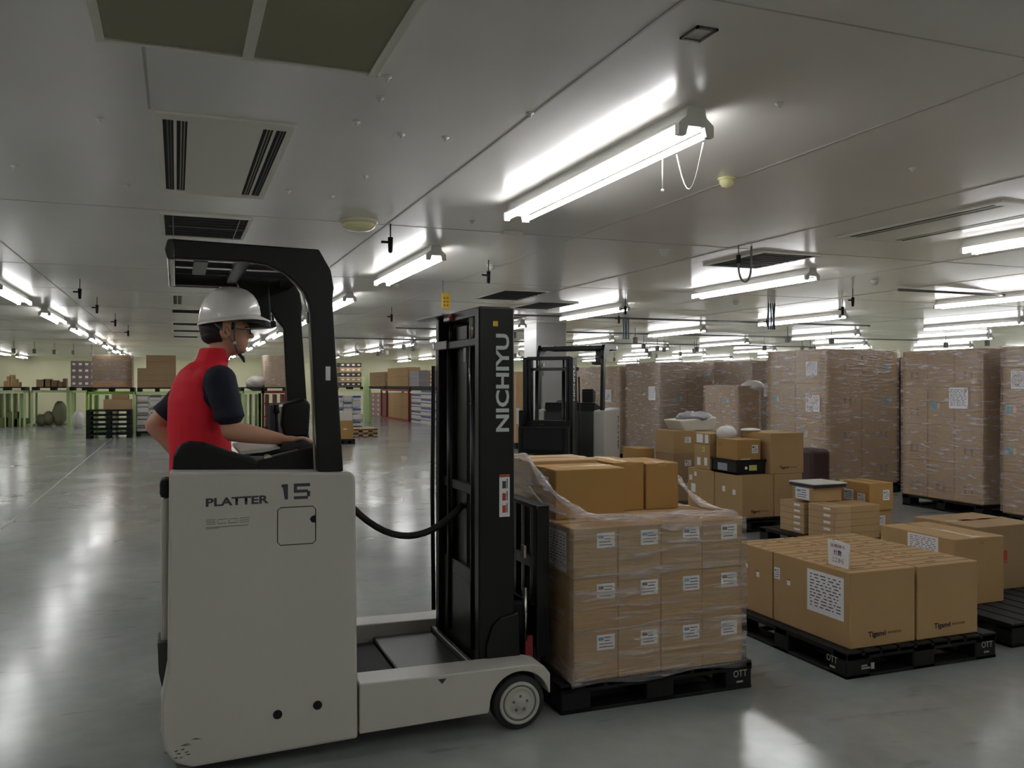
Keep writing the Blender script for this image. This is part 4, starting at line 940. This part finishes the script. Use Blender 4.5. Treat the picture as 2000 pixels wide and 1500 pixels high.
xq = 6.30
carton('upper small carton with white labels beside the white lid tray', 6.26, 6.56, 6.62, 7.05, .37, .635, card_o, [('y', .70, .55, .08, .1, 'ship'), ('x', .35, .5, .13, .10, 'ship'), ('x', .75, .45, .10, .08, 'ship'), ('x', .12, .88, .06, .06, 'yellow')], tape='y')
carton('lower small carton with a white label, under the upper labelled one', 6.26, 6.55, 6.64, 7.05, PZ, .37, card, [('y', .6, .55, .08, .09, 'ship')])

# ---- middle pallet of mixed cartons
pallet(5.64, 7.84, 'black pallet under the mixed brown cartons in the middle distance', L=1.1, W=1.2)
pallet(5.5, 9.3, 'black pallet under the labelled carton stack behind the mixed cartons', L=1.1, W=1.1)
b = (5.70, 6.115, 7.88, 8.96, PZ, .61)
o = carton('wide lettered carton at the corner of the middle pallet, small white labels on its side', 5.70, 6.115, 7.88, 8.40, PZ, .61, card, [('x', .35, .62, .055, .06, 'spot'), ('x', .72, .58, .055, .055, 'spot')]); lettered((5.70, 6.115, 7.88, 8.4, PZ, .61), o)
carton('carton behind the wide lettered one on the middle pallet, with white spots', 5.70, 6.115, 8.41, 8.95, PZ, .61, card, [('x', .12, .75, .06, .06, 'spot'), ('x', .22, .5, .09, .1, 'spot'), ('x', .3, .86, .05, .05, 'spot')])
o = carton('lower right carton of the middle pallet under the tall lettered one', 6.12, 6.50, 7.88, 8.40, PZ, .61, card)
o = carton('upper lettered carton at the right of the middle pallet', 6.07, 6.52, 7.88, 8.42, .611, 1.06, card, tape='x'); lettered((6.07, 6.52, 7.88, 8.42, .611, 1.06), o)
tr = empty('plastic_tray', (5.88, 8.1, .612), 'black shallow plastic crate holding a small carton, middle pallet', 'crate')
z = .612; m = MB(); m.box(5.68, 6.05, 7.95, 8.42, z, z + .02); m.box(5.68, 6.05, 7.95, 7.965, z, z + .155, bev=.003); m.box(5.68, 6.05, 8.405, 8.42, z, z + .155); m.box(5.68, 5.695, 7.95, 8.42, z, z + .155); m.box(6.035, 6.05, 7.95, 8.42, z, z + .155); m.build('crate_body', black, tr)
m = MB(); m.box(5.66, 6.06, 7.935, 7.95, z + .135, z + .16); m.box(5.665, 5.68, 7.94, 8.43, z + .135, z + .16); m.build('crate_rim', blackm, tr)
m = MB(); m.box(5.84, 5.94, 7.945, 7.949, z + .04, z + .10); m.build('lime_label', mat('lime label', (200, 205, 110), .6), tr); MB().ball((5.80, 7.946, z + .07), (.018, .003, .018), 12).build('round_label', paper, tr); MB().box(5.676, 5.679, 8.12, 8.3, z + .03, z + .11).build('side_label', mat('grey label', (150, 156, 165), .5), tr)
carton('small printed carton resting in the black crate on the middle pallet', 5.71, 6.02, 7.98, 8.38, .64, .99, card_o, [('y', .35, .30, .12, .07, 'ship'), ('y', .75, .70, .08, .09, 'ship'), ('x', .2, .85, .05, .04, 'mark')], tape='y')
carton('tall narrow carton with white labels left of the black crate', 5.705, 5.92, 8.50, 8.82, .612, .90, card, [('x', .3, .3, .07, .09, 'spot'), ('x', .75, .32, .06, .09, 'spot'), ('x', .6, .8, .05, .05, 'yellow')])
carton('small box with white faces on the tall narrow labelled carton', 5.72, 5.92, 8.52, 8.84, .90, 1.03, card, [('x', .35, .5, .13, .1, 'spot'), ('x', .8, .5, .07, .1, 'spot')])
for k in range(3):
    carton('%s carton of the dark stack with white labels, behind the middle pallet' % ['bottom', 'middle', 'top'][k], 5.78, 6.10, 9.40, 9.84, PZ + k * .29, PZ + (k + 1) * .29, card_d if k != 2 else card, [('y', .65, .6, .09, .07, 'ship')], tape='y' if k == 2 else False)
carton('low carton left of the dark labelled stack, behind the fork load', 5.52, 5.77, 9.85, 10.25, PZ, .77, card_o)
# crumpled white plastic bags
def bag(label, c, r, seed, m=None):
    rnd = random.Random(seed); b = MB(); b.ball(c, r, 20)
    for v in b.bm.verts: v.co += Vector((rnd.uniform(-1, 1), rnd.uniform(-1, 1), rnd.uniform(-1, 1))) * min(r) * .12
    return tag(b.build('plastic_bag', m or mat('crumpled film', (214, 212, 208), .35), smooth=False), label, 'bag')
bag('round white crumpled plastic on top of the carton in the black crate', (5.90, 8.45, 1.03), (.12, .12, .09), 3)
bag('small flat white plastic on the carton top beside the round one', (6.12, 8.3, 1.075), (.12, .10, .022), 4)
def liner():
    o = empty('bagged_bin', (6.35, 9.7, .95), 'white open bin lined with crumpled film on the cartons, left middle', 'bin')
    t = MB(); t.prism([(xat(1318, 9.6), .98 + .16), (xat(1392, 9.6), 1.18), (xat(1386, 9.6), 1.0), (xat(1330, 9.6), 1.0)], 'y', 9.5, 9.9, bev=.02).build('bin', mat('bin milky', (196, 192, 180), .4), o)
    b = MB(); b.ball((xat(1356, 9.7), 9.7, 1.17), (.25, .22, .07), 18)
    rnd = random.Random(5)
    for v in b.bm.verts: v.co += Vector((rnd.uniform(-1, 1), rnd.uniform(-1, 1), rnd.uniform(-1, 1))) * .018
    b.build('liner', mat('liner grey', (150, 146, 150), .3), o)
    return o
liner()
carton('carton carrying the white lined bin, behind the dark labelled stack', 6.12, 6.62, 9.42, 9.95, PZ, 1.0, card_d)

# ---- tall wrapped stacks, row along the aisle
def tall(nm, x0, y0, L, W, H, ny, nx, m, labs=(), wrapit=True, layers=4, back=False):
    pallet(x0, y0, 'dark pallet under the ' + nm, L=L, W=W)
    h = (H - PZ) / layers; hn = ['bottom', 'second', 'third', 'top']
    for k in range(layers):
        for j in range(ny):
            for i in range(nx):
                if i > 0 and j > 0 and k < layers - 1: continue
                ya, yb_ = y0 + W * j / ny, y0 + W * (j + 1) / ny; xa, xb = x0 + L * i / nx, x0 + L * (i + 1) / nx
                stk = []
                if i == 0:
                    r = random.random()
                    if r < .35: stk.append(('x', .5, .35, .16, .10, 'mark'))
                    elif r < .75: stk.append(('x', .3, .5, .14, .10, 'blue'))
                if j == 0:
                    r = random.random()
                    if r < .4: stk.append(('y', .6, .5, .16, .10, 'mark'))
                    elif r < .8: stk.append(('y', .7, .5, .14, .11, 'blue'))
                pos = '%s carton, %s layer,' % ('corner' if (i == 0 and j == 0) else (['', 'middle aisle-side' if ny == 3 else 'far aisle-side', 'far aisle-side'][j] if i == 0 else 'right front' if j == 0 else 'inner' if j == 1 else 'innermost'), hn[k])
                carton('%s of the %s' % (pos, nm), xa, xb, ya, yb_, PZ + h * k, PZ + h * (k + 1), m, stk, group='cartons of the ' + nm, bev=.006, g=.003)
    for f, u, v, w_, h_ in labs:
        o = MB(); b = (x0 - .013, x0 + L, y0 - .013, y0 + W, PZ, H); sticker(b, f, u, v, w_, h_, 'sheet', None)
        q = C.objects[-1] if False else [ob for ob in C.objects if ob.name.startswith('delivery_sheet') and ob.parent is None and 'label' not in ob][0]
        tag(q, 'white sheet on the %s side of the %s' % ('aisle' if f == 'x' else 'front', nm) + (', upper' if v > .75 else ''), 'paper')
    if wrapit: wrap('clear stretch film round the ' + nm, x0, x0 + L, y0, y0 + W, PZ + .02, H + .01, film_s)
TN = {'a': 'tall wrapped stack right of centre', 'b': 'tall wrapped stack right of the black gap', 'c': 'tall stack cut by the right edge',
      'd': 'wrapped stack above the white bin', 'e': 'farthest tall stack beside the parked truck', 'f': 'narrow stack with white bag', 'g': 'back stack above the white bag', 'h': 'stack added to darken the black gap'}
tall(TN['a'], 8.62, 9.96, 1.33, 1.30, 2.10, 2, 2, card, [('x', .80, .60, .30, .24), ('x', .78, .86, .24, .2)])
tall(TN['b'], 9.0, 7.69, 1.2, 1.24, 2.03, 3, 2, card, [('x', .72, .68, .28, .26)])
tall(TN['c'], 8.72, 6.10, 1.2, 1.10, 2.02, 3, 2, card, [('x', .2, .80, .2, .2)])
tall(TN['d'], 8.6, 14.5, 1.25, 1.3, 2.02, 2, 2, card_d, [('x', .8, .68, .26, .26)])
tall(TN['e'], 8.55, 16.1, 1.25, 1.95, 1.97, 3, 1, card_b, [('x', .8, .66, .28, .26)])
tall(TN['g'], 9.62, 13.0, 1.2, 1.2, 2.02, 2, 2, card_d, [('y', .3, .72, .22, .24)])
tall(TN['h'], 10.1, 9.9, 1.2, 1.2, 2.0, 1, 1, card_d)  # added stack, blocks the bright background so the gap stays dark
tall(TN['f'], 8.42, 11.75, .42, .95, 1.57, 2, 1, card, [], True, 3)
bag('big white plastic bag draped over the narrow shorter stack', (8.78, 11.86, 1.56), (.20, .16, .10), 9)
MB_ = None
# bottom goods in front of tall stack a: maroon bag
_x = xat(1597, 9.5); tag(MB().box(_x - .16, _x + .16, 9.42, 9.8, 0, .72, bev=.05, seg=3).build('wrapped_parcel', mat('maroon film', (66, 46, 44), .5)), 'maroon wrapped parcel at the foot of the tall stack right of centre', 'parcel')
# third stack's extra cartons towards the edge
carton('carton with blue print jutting out near the right edge at mid height', 8.38, 8.72, 6.6, 7.1, 1.05, 1.35, card_b, [('x', .4, .5, .2, .14, 'blue')]) if False else None

NUM = ['one', 'two', 'three', 'four', 'five', 'six', 'seven', 'eight', 'nine']
# ------------------------------------------------------------------ racks and goods at the back of the hall
def rack(label, x0, x1, y0, y1, h, m, boards=0, mid=False, group='stacking racks'):
    r = empty('stacking_rack', ((x0 + x1) / 2, (y0 + y1) / 2, 0), label, 'rack', group); s = .035
    for X in (x0, x1):
        for Y in (y0, y1): MB().box(X - s, X + s, Y - s, Y + s, 0, h).build('post', m, r)
    b = MB()
    for Y in (y0, y1): b.box(x0, x1, Y - s, Y + s, h - .08, h)
    for X in (x0, x1): b.box(X - s, X + s, y0, y1, h - .08, h)
    b.build('top_frame', m, r)
    b = MB()
    for X in (x0, x1): b.box(X - s, X + s, y0, y1, .0, .08)
    b.box(x0, x1, y1 - s, y1 + s, 0, .08)
    if mid:
        for q in (.45, .9): b.box(x0, x1, y0 - .02, y0 + .02, q, q + .05)
    b.build('base_frame', m, r)
    for i in range(boards):
        X = x0 + (x1 - x0) * (i + .7) / (boards + .4); MB().box(X - .02, X + .02, y0 + .1, y1, .0, h - .12).build('upright_bar', m, r)
    return r
def dk(label, x0, x1, y0, y1, z, group='pallets on the racks'):
    o = MB(); o.box(x0, x1, y0, y1, z + .09, z + .13)
    for i in range(3): X = x0 + (x1 - x0 - .12) * i / 2; o.box(X, X + .12, y0, y1, z, z + .09)
    return tag(o.build('pallet', blackm), label, 'pallet', group)
RH = 1.36
def rng(pa, pb, Y): return xat(pa, Y), xat(pb, Y)
# far left racks along the back wall
Y = 37.0
a, b = rng(-30, 48, Y); rack('light green rack with upright bars at the far left edge', a, b, Y, Y + 1.2, RH, green, 5); dk('pallet on the far left green rack', a, b, Y, Y + 1.2, RH)
for i in range(5):
    u0 = xat(6 + i * 6, Y); carton('small carton in the heap on the far left rack', u0, u0 + .125, Y + .1, Y + .6, RH + .131, RH + .131 + [.22, .4, .45, .3, .18][i], card, group='heap on the far left rack')
for i in range(3): u0 = xat(-10 + i * 18, Y); carton('green-grey goods under the far left rack', u0, u0 + .4, Y + .2, Y + .8, 0, [.35, .55, .3][i], mat('moss goods', (120, 130, 88), .8), group='goods under the far left rack')
a, b = rng(62, 140, Y); rack('light green rack holding grey bags, second from the left', a, b, Y, Y + 1.2, RH, green, 0); dk('pallet on the second green rack from the left', a, b, Y, Y + 1.2, RH)
for i, (p, w_, h_) in enumerate(((70, .5, .28), (84, .45, .30), (97, .45, .25), (111, .3, .2), (122, .2, .32))):
    u0 = xat(p, Y); carton('low carton in the row on the second rack from the left', u0, u0 + w_ * .6, Y + .1, Y + .6, RH + .131, RH + .131 + h_, card_d, group='row on the second rack')
for i, (p, h_) in enumerate(((70, .45), (84, .55), (106, .95))):
    c = xat(p + 7, Y); bag('grey sack heap under the second rack, ' + ['left', 'middle', 'tallest at right'][i], (c, Y + .6, h_ / 2), (.2 if i < 2 else .26, .25, h_ / 2), 20 + i, mat('grey sack', (140, 138, 112), .7))
bag('white plastic heap on the floor between the racks and dark pallets', (xat(153, 35), 35, .3), (.2, .2, .34), 31)
# tall green posts
for i, p in enumerate((133, 141)):
    tag(MB().box(xat(p, 36.5) - .045, xat(p, 36.5) + .045, 36.43, 36.57, 0, 1.5).build('guard_post', green), ['left', 'right'][i] + ' one of two light green posts beside the grey sacks', 'post', 'green posts')
# spotted boxes
Y = 36.0; a, b = rng(138, 188, Y)
for i in range(4):
    for k in range(4):
        w_ = (b - a) / 4; carton('small dark carton of the spotted far left stack, layer %s from below, column %s' % (NUM[k], NUM[i]), a + w_ * i, a + w_ * (i + 1), Y, Y + .8, 1.50 + k * .24, 1.50 + (k + 1) * .24, mat('dull grey brown', (128, 112, 104), .8), [('y', .5, .5, .1, .08, 'spot')], group='spotted stack of dark cartons')
rack('light green rack carrying the spotted stack of dark cartons', a, b, Y, Y + .8, RH, green, 0); dk('pallet under the spotted stack', a, b, Y, Y + .8, RH)
# wrapped stack with ochre base
Y = 30.0; a, b = rng(170, 262, Y); rack('bright green rack behind the pile of dark pallets', a, b, Y, Y + 1.2, RH, mat('lime paint', (160, 205, 80), .45), 4); dk('pallet on the bright green rack', a, b, Y, Y + 1.2, RH)
for k in range(3):
    for i in range(2):
        a2, b2 = rng(180, 258, Y); w_ = (b2 - a2) / 2
        carton('%s carton of the ochre-based wrapped stack, %s column' % (['bottom', 'middle', 'top'][k], ['left', 'right'][i]), a2 + w_ * i, a2 + w_ * (i + 1), Y + .1, Y + 1.1, [1.49, 1.70, 2.15][k], [1.70, 2.15, 2.52][k], [mat('orange base', (226, 160, 70), .6), card, card][k])
wrap('film round the ochre-based stack, bright at its top', a2, b2, Y + .1, Y + 1.1, 1.5, 2.53, film_s, seg=5)
Y = 28.97; a, b = rng(268, 345, Y); dk('pallet under the plain brown stack left of the operator', a, b, Y, Y + 1.1, RH)
for k in range(5):
    carton('%s wide flat carton of the plain brown stack left of the operator' % ['bottom', 'second', 'third', 'fourth', 'top'][k], a + (.0 if k < 3 else .25), b - .02, Y + .05, Y + 1.05, 1.49 + .2 * k, 1.69 + .2 * k, card_d, group='plain brown stack')
wtm = mat('white sack', (205, 200, 196), .6, vary=.05)
Yw = 29.0
def sacks(tg, pa, pb, Y, n, cols, z0, h, m=None, stripe=None):
    a, b = rng(pa, pb, Y); w_ = (b - a) / cols
    for k in range(n):
        for c in range(cols):
            mm = m or wtm
            o = carton('white pack ' + tg + ', layer %s, column %s' % (NUM[k], NUM[c]), a + w_ * c, a + w_ * (c + 1), Y, Y + .8, z0 + h * k + .01, z0 + h * (k + 1) - .012, mm, group='layered packs ' + tg, name='white_pack', bev=.03, cat='pack')
            if stripe and (k + c) % 2 == 0:
                MB().box(a + w_ * c + .02, a + w_ * (c + 1) - .02, Y - .004, Y + .02, z0 + h * k + h * .55, z0 + h * (k + 1) - .03).build('stripe', stripe, o)
rack('light green rack over the white sacks beside the operator', *rng(263, 345, 28.9), 28.95, 30.1, RH, green)
sacks('left of the operator elbow', 266, 340, Yw, 6, 3, .13, .19, None, mat('stripe dull', (110, 104, 110), .6)); dk('pallet under the white sacks left of the operator', *rng(264, 340, Yw), Yw, Yw + .9, 0)
# pile of dark pallets
Y = 28.2; a, b = rng(168, 256, Y)
for k in range(6):
    o = dk('%s dark plastic pallet in the pile at left' % ['lowest', 'second', 'third', 'fourth', 'fifth', 'topmost'][k], a, b, Y, Y + 1.1, .14 * k + .001, group='pile of dark pallets'); o['group'] = 'pile of dark pallets'
    xm = (a + b) / 2 + .1; ORG[o.name] = Vector(o.location); MB().box(xm, xm + .09, Y - .006, Y, .14 * k + .03, .14 * k + .09).build('maker_plate', mat('plate grey', (120, 124, 120), .5), o)
carton('dull flat carton lying on the pile of dark pallets', (a + b) / 2 - .15, (a + b) / 2 + .6, Y + .1, Y + .9, .84, 1.14, card_d)
carton('small dull carton on the flat one over the dark pallets', (a + b) / 2 + .05, (a + b) / 2 + .5, Y + .5, Y + .9, 1.14, 1.30, card_d)
# beyond the operator, between him and the guard post
Y = 31.0
rack('light green rack between the operator and the guard post', *rng(474, 512, Y), Y, Y + 1.2, RH, green, 3); rack('dark red rack beside the guard post, carrying a wrapped stack', *rng(514, 566, Y), Y, Y + 1.2, RH, redf, 3, True)
dk('pallet on the dark red rack beside the guard post', *rng(470, 566, Y), Y, Y + 1.2, RH)
a, b = rng(512, 566, Y)
for k in range(3): carton('%s carton of the wrapped stack on the dark red rack' % ['bottom', 'middle', 'top'][k], a + .1, b, Y + .1, Y + 1.1, 1.49 + .37 * k, 1.86 + .37 * k, card)
wrap('bright film over the stack on the dark red rack', a + .1, b, Y + .1, Y + 1.1, 1.5, 2.6, film_s, seg=5)
bag('grey film bundle left of the stack on the dark red rack', (a - .15, Y + .5, 1.62), (.35, .3, .26), 44, mat('bundle film', (170, 166, 160), .3))
o = empty('dark_cart', (xat(565, 27), 27, 0), 'dark navy covered cart standing on the floor behind the guard post', 'cart'); a, b = rng(528, 602, 27)
MB().box(a, b, 27, 27.8, .12, 1.0, bev=.06).build('cover', mat('dark navy cover', (24, 26, 34), .8), o)
for X in (a + .1, b - .1):
    for y_ in (27.1, 27.7): MB().cyl((X, y_ - .02, .06), (X, y_ + .02, .06), .06, n=12).box(X - .02, X + .02, y_ - .02, y_ + .02, .06, .13).build('wheel', rubber, o)
# right of the guard post: shelf stack and packs
Y = 36.0; a, b = rng(664, 706, Y)
for k in range(5):
    for i in range(4):
        w_ = (b - a) / 4; carton('crate of the layered stack right of the guard post, layer %s, column %s' % (NUM[k], NUM[i]), a + w_ * i, a + w_ * (i + 1), Y, Y + .8, 1.50 + k * .2, 1.50 + (k + 1) * .2 - .02, [mat('dark crate', (66, 54, 50), .6), card_b][k % 2], [('y', .5, .5, .1, .06, 'spot')], group='layered crates behind the truck')
rack('light green rack under the layered crates, right of the guard post', *rng(655, 722, Y), Y - .1, Y + 1.0, RH + .02, green); dk('long pallet under the layered crates', *rng(656, 718, Y), Y, Y + 1, RH)
tag(MB().box(*rng(711, 721, 35.5), 35.5, 35.7, 0, 1.9).build('guard_post', green), 'wide light green post right of the layered crates', 'post')
Y = 30.0; sacks('right of the guard post', 652, 706, Y, 5, 3, .125, .22, None, mat('stripe blue', (70, 84, 150), .6)); dk('pallet under the white packs right of the guard post', *rng(650, 708, Y), Y, Y + .9, -.001)
# ochre carton on pallet, wooden pallets
Y = 23.2; a, b = rng(664, 690, Y); dk('dark pallet under the ochre carton beside the guard post', a - .1, b + .05, Y, Y + .9, 0)
carton('ochre carton standing on a dark pallet beside the guard post', a, b, Y + .02, Y + .6, .131, .62, card_o, [('y', .4, .55, .1, .03, 'spot')]); carton('white-faced carton on the ochre one beside the guard post', a - .05, b - .02, Y + .02, Y + .6, .62, .86, mat('carton white', (206, 196, 186), .7))
wood = mat('pallet wood', (176, 150, 116), .8, vary=.15)
a, b = rng(690, 719, 26.0)
for k in range(2): pallet(a, 26.0, ['lower', 'upper'][k] + ' light wooden pallet on the floor right of the guard post', L=b - a + .3, W=1.0, z=.13 * k, m=wood, group='wooden pallets', H=.13)
# row on the right of the aisle, X = 9.2
XR_ = 9.2
def span(pa, pb): return yat(pb, XR_), yat(pa, XR_)
def onrow(tg, pa, pb, z0, z1, nk, nc, m, cat='carton', stripe=None, grp=None, bev=.01, spots=False, depth_=.55):
    ya, yb_ = span(pa, pb); w_ = (yb_ - ya) / nc; h = (z1 - z0) / nk
    for k in range(nk):
        for c in range(nc):
            o = carton('%s %s, layer %s, place %s' % (cat, tg, NUM[k], NUM[c]), XR_, XR_ + depth_, ya + w_ * c + .01, ya + w_ * (c + 1) - .01, z0 + h * k, z0 + h * (k + 1) - (.02 if stripe else 0), m, [('x', .5, .5, .2, .1, 'spot')] if spots else (), group=grp or tg, bev=bev, name='white_pack' if stripe else 'cardboard_box', cat='pack' if stripe else 'box')
            if stripe and (c + k) % 2: 
                ORG[o.name] = Vector(o.location); MB().box(XR_ - .005, XR_ + .02, ya + w_ * c + .05, ya + w_ * (c + 1) - .05, z0 + h * (k + .5), z0 + h * (k + .82)).build('stripe', stripe, o)
sb = mat('stripe blue', (70, 84, 150), .6)
onrow('in the low row just left of the mast', 845, 868, .0, 1.3, 8, 1, wtm, 'striped white pack', sb)
onrow('in the striped stack between red rack and mast', 803, 843, .0, 1.36, 8, 2, wtm, 'white pack', sb)
onrow('carton behind red rack bars in the aisle row', 758, 800, .0, 1.2, 2, 3, card, 'light brown')
onrow('in the dull stack left of the red rack', 724, 744, .0, 1.15, 5, 2, mat('dull pink pack', (160, 136, 128), .8), 'pink-grey carton', spots=True)
for pa, pb, m_, n_, lb in ((747, 757, redf, 0, 'narrow red ladder rack left of the brown aisle cartons'), (758, 801, redf, 0, 'red rack around the light brown aisle cartons')):
    ya, yb_ = span(pa, pb); rack(lb, XR_ - .05, XR_ + 1.0, ya, yb_, RH, m_, 0)
    if n_ == 0 and pb == 757:
        r_ = C.objects[lb] if lb in C.objects else None
for pa, pb, lb in ((718, 752, 'pallet under the grey-brown low stack in the aisle row'), (753, 800, 'pallet under the two-tone cartons on the red rack'), (802, 870, 'pallet over the striped white packs')):
    ya, yb_ = span(pa, pb); dk(lb, XR_, XR_ + 1.0, ya, yb_, RH)
onrow('in the low grey-brown stack on the aisle row', 722, 752, 1.50, 2.18, 3, 3, card_d, 'carton')
onrow('in the two-tone stack over the red rack', 757, 797, 1.50, 2.32, 2, 2, card, 'carton')
carton('dark ochre carton on the front of the two-tone stack', XR_ - .02, XR_, *span(762, 778), 1.9, 2.30, card_o) if False else None
onrow('in the grey stack right of the two-tone one', 799, 818, 1.50, 2.15, 4, 1, mat('lilac grey pack', (160, 152, 156), .8), 'grey pack')
onrow('in the speckled stack next to the mast top', 836, 862, 1.50, 2.12, 4, 2, card_d, 'carton', spots=True)
tag(MB().box(9.9, 10.05, yat(834, 9.9), yat(822, 9.9), 0, 2.2).build('guard_post', mat('pale yellow paint', (222, 214, 150), .5)), 'pale yellow post in the aisle row near the mast', 'post')
# yellowish door-height panels and boxes beyond the far tall stacks
for i, (pa, pb) in enumerate(((1008, 1034), (1120, 1150))):
    Y = 20.0 + i * 3; a, b = rng(pa, pb, Y)
    for k in range(4): carton('brown carton, level %s, in the stack %s' % (['one', 'two', 'three', 'four'][k], ['behind the parked truck at its left', 'just right of the grey column'][i]), a, b, Y, Y + 1, PZ + .44 * k, PZ + .44 * (k + 1), card_b)
    pallet(a, Y, 'dark pallet under the stack ' + ['behind the parked truck at its left', 'just right of the grey column'][i], L=max(.6, b - a), W=1.0)
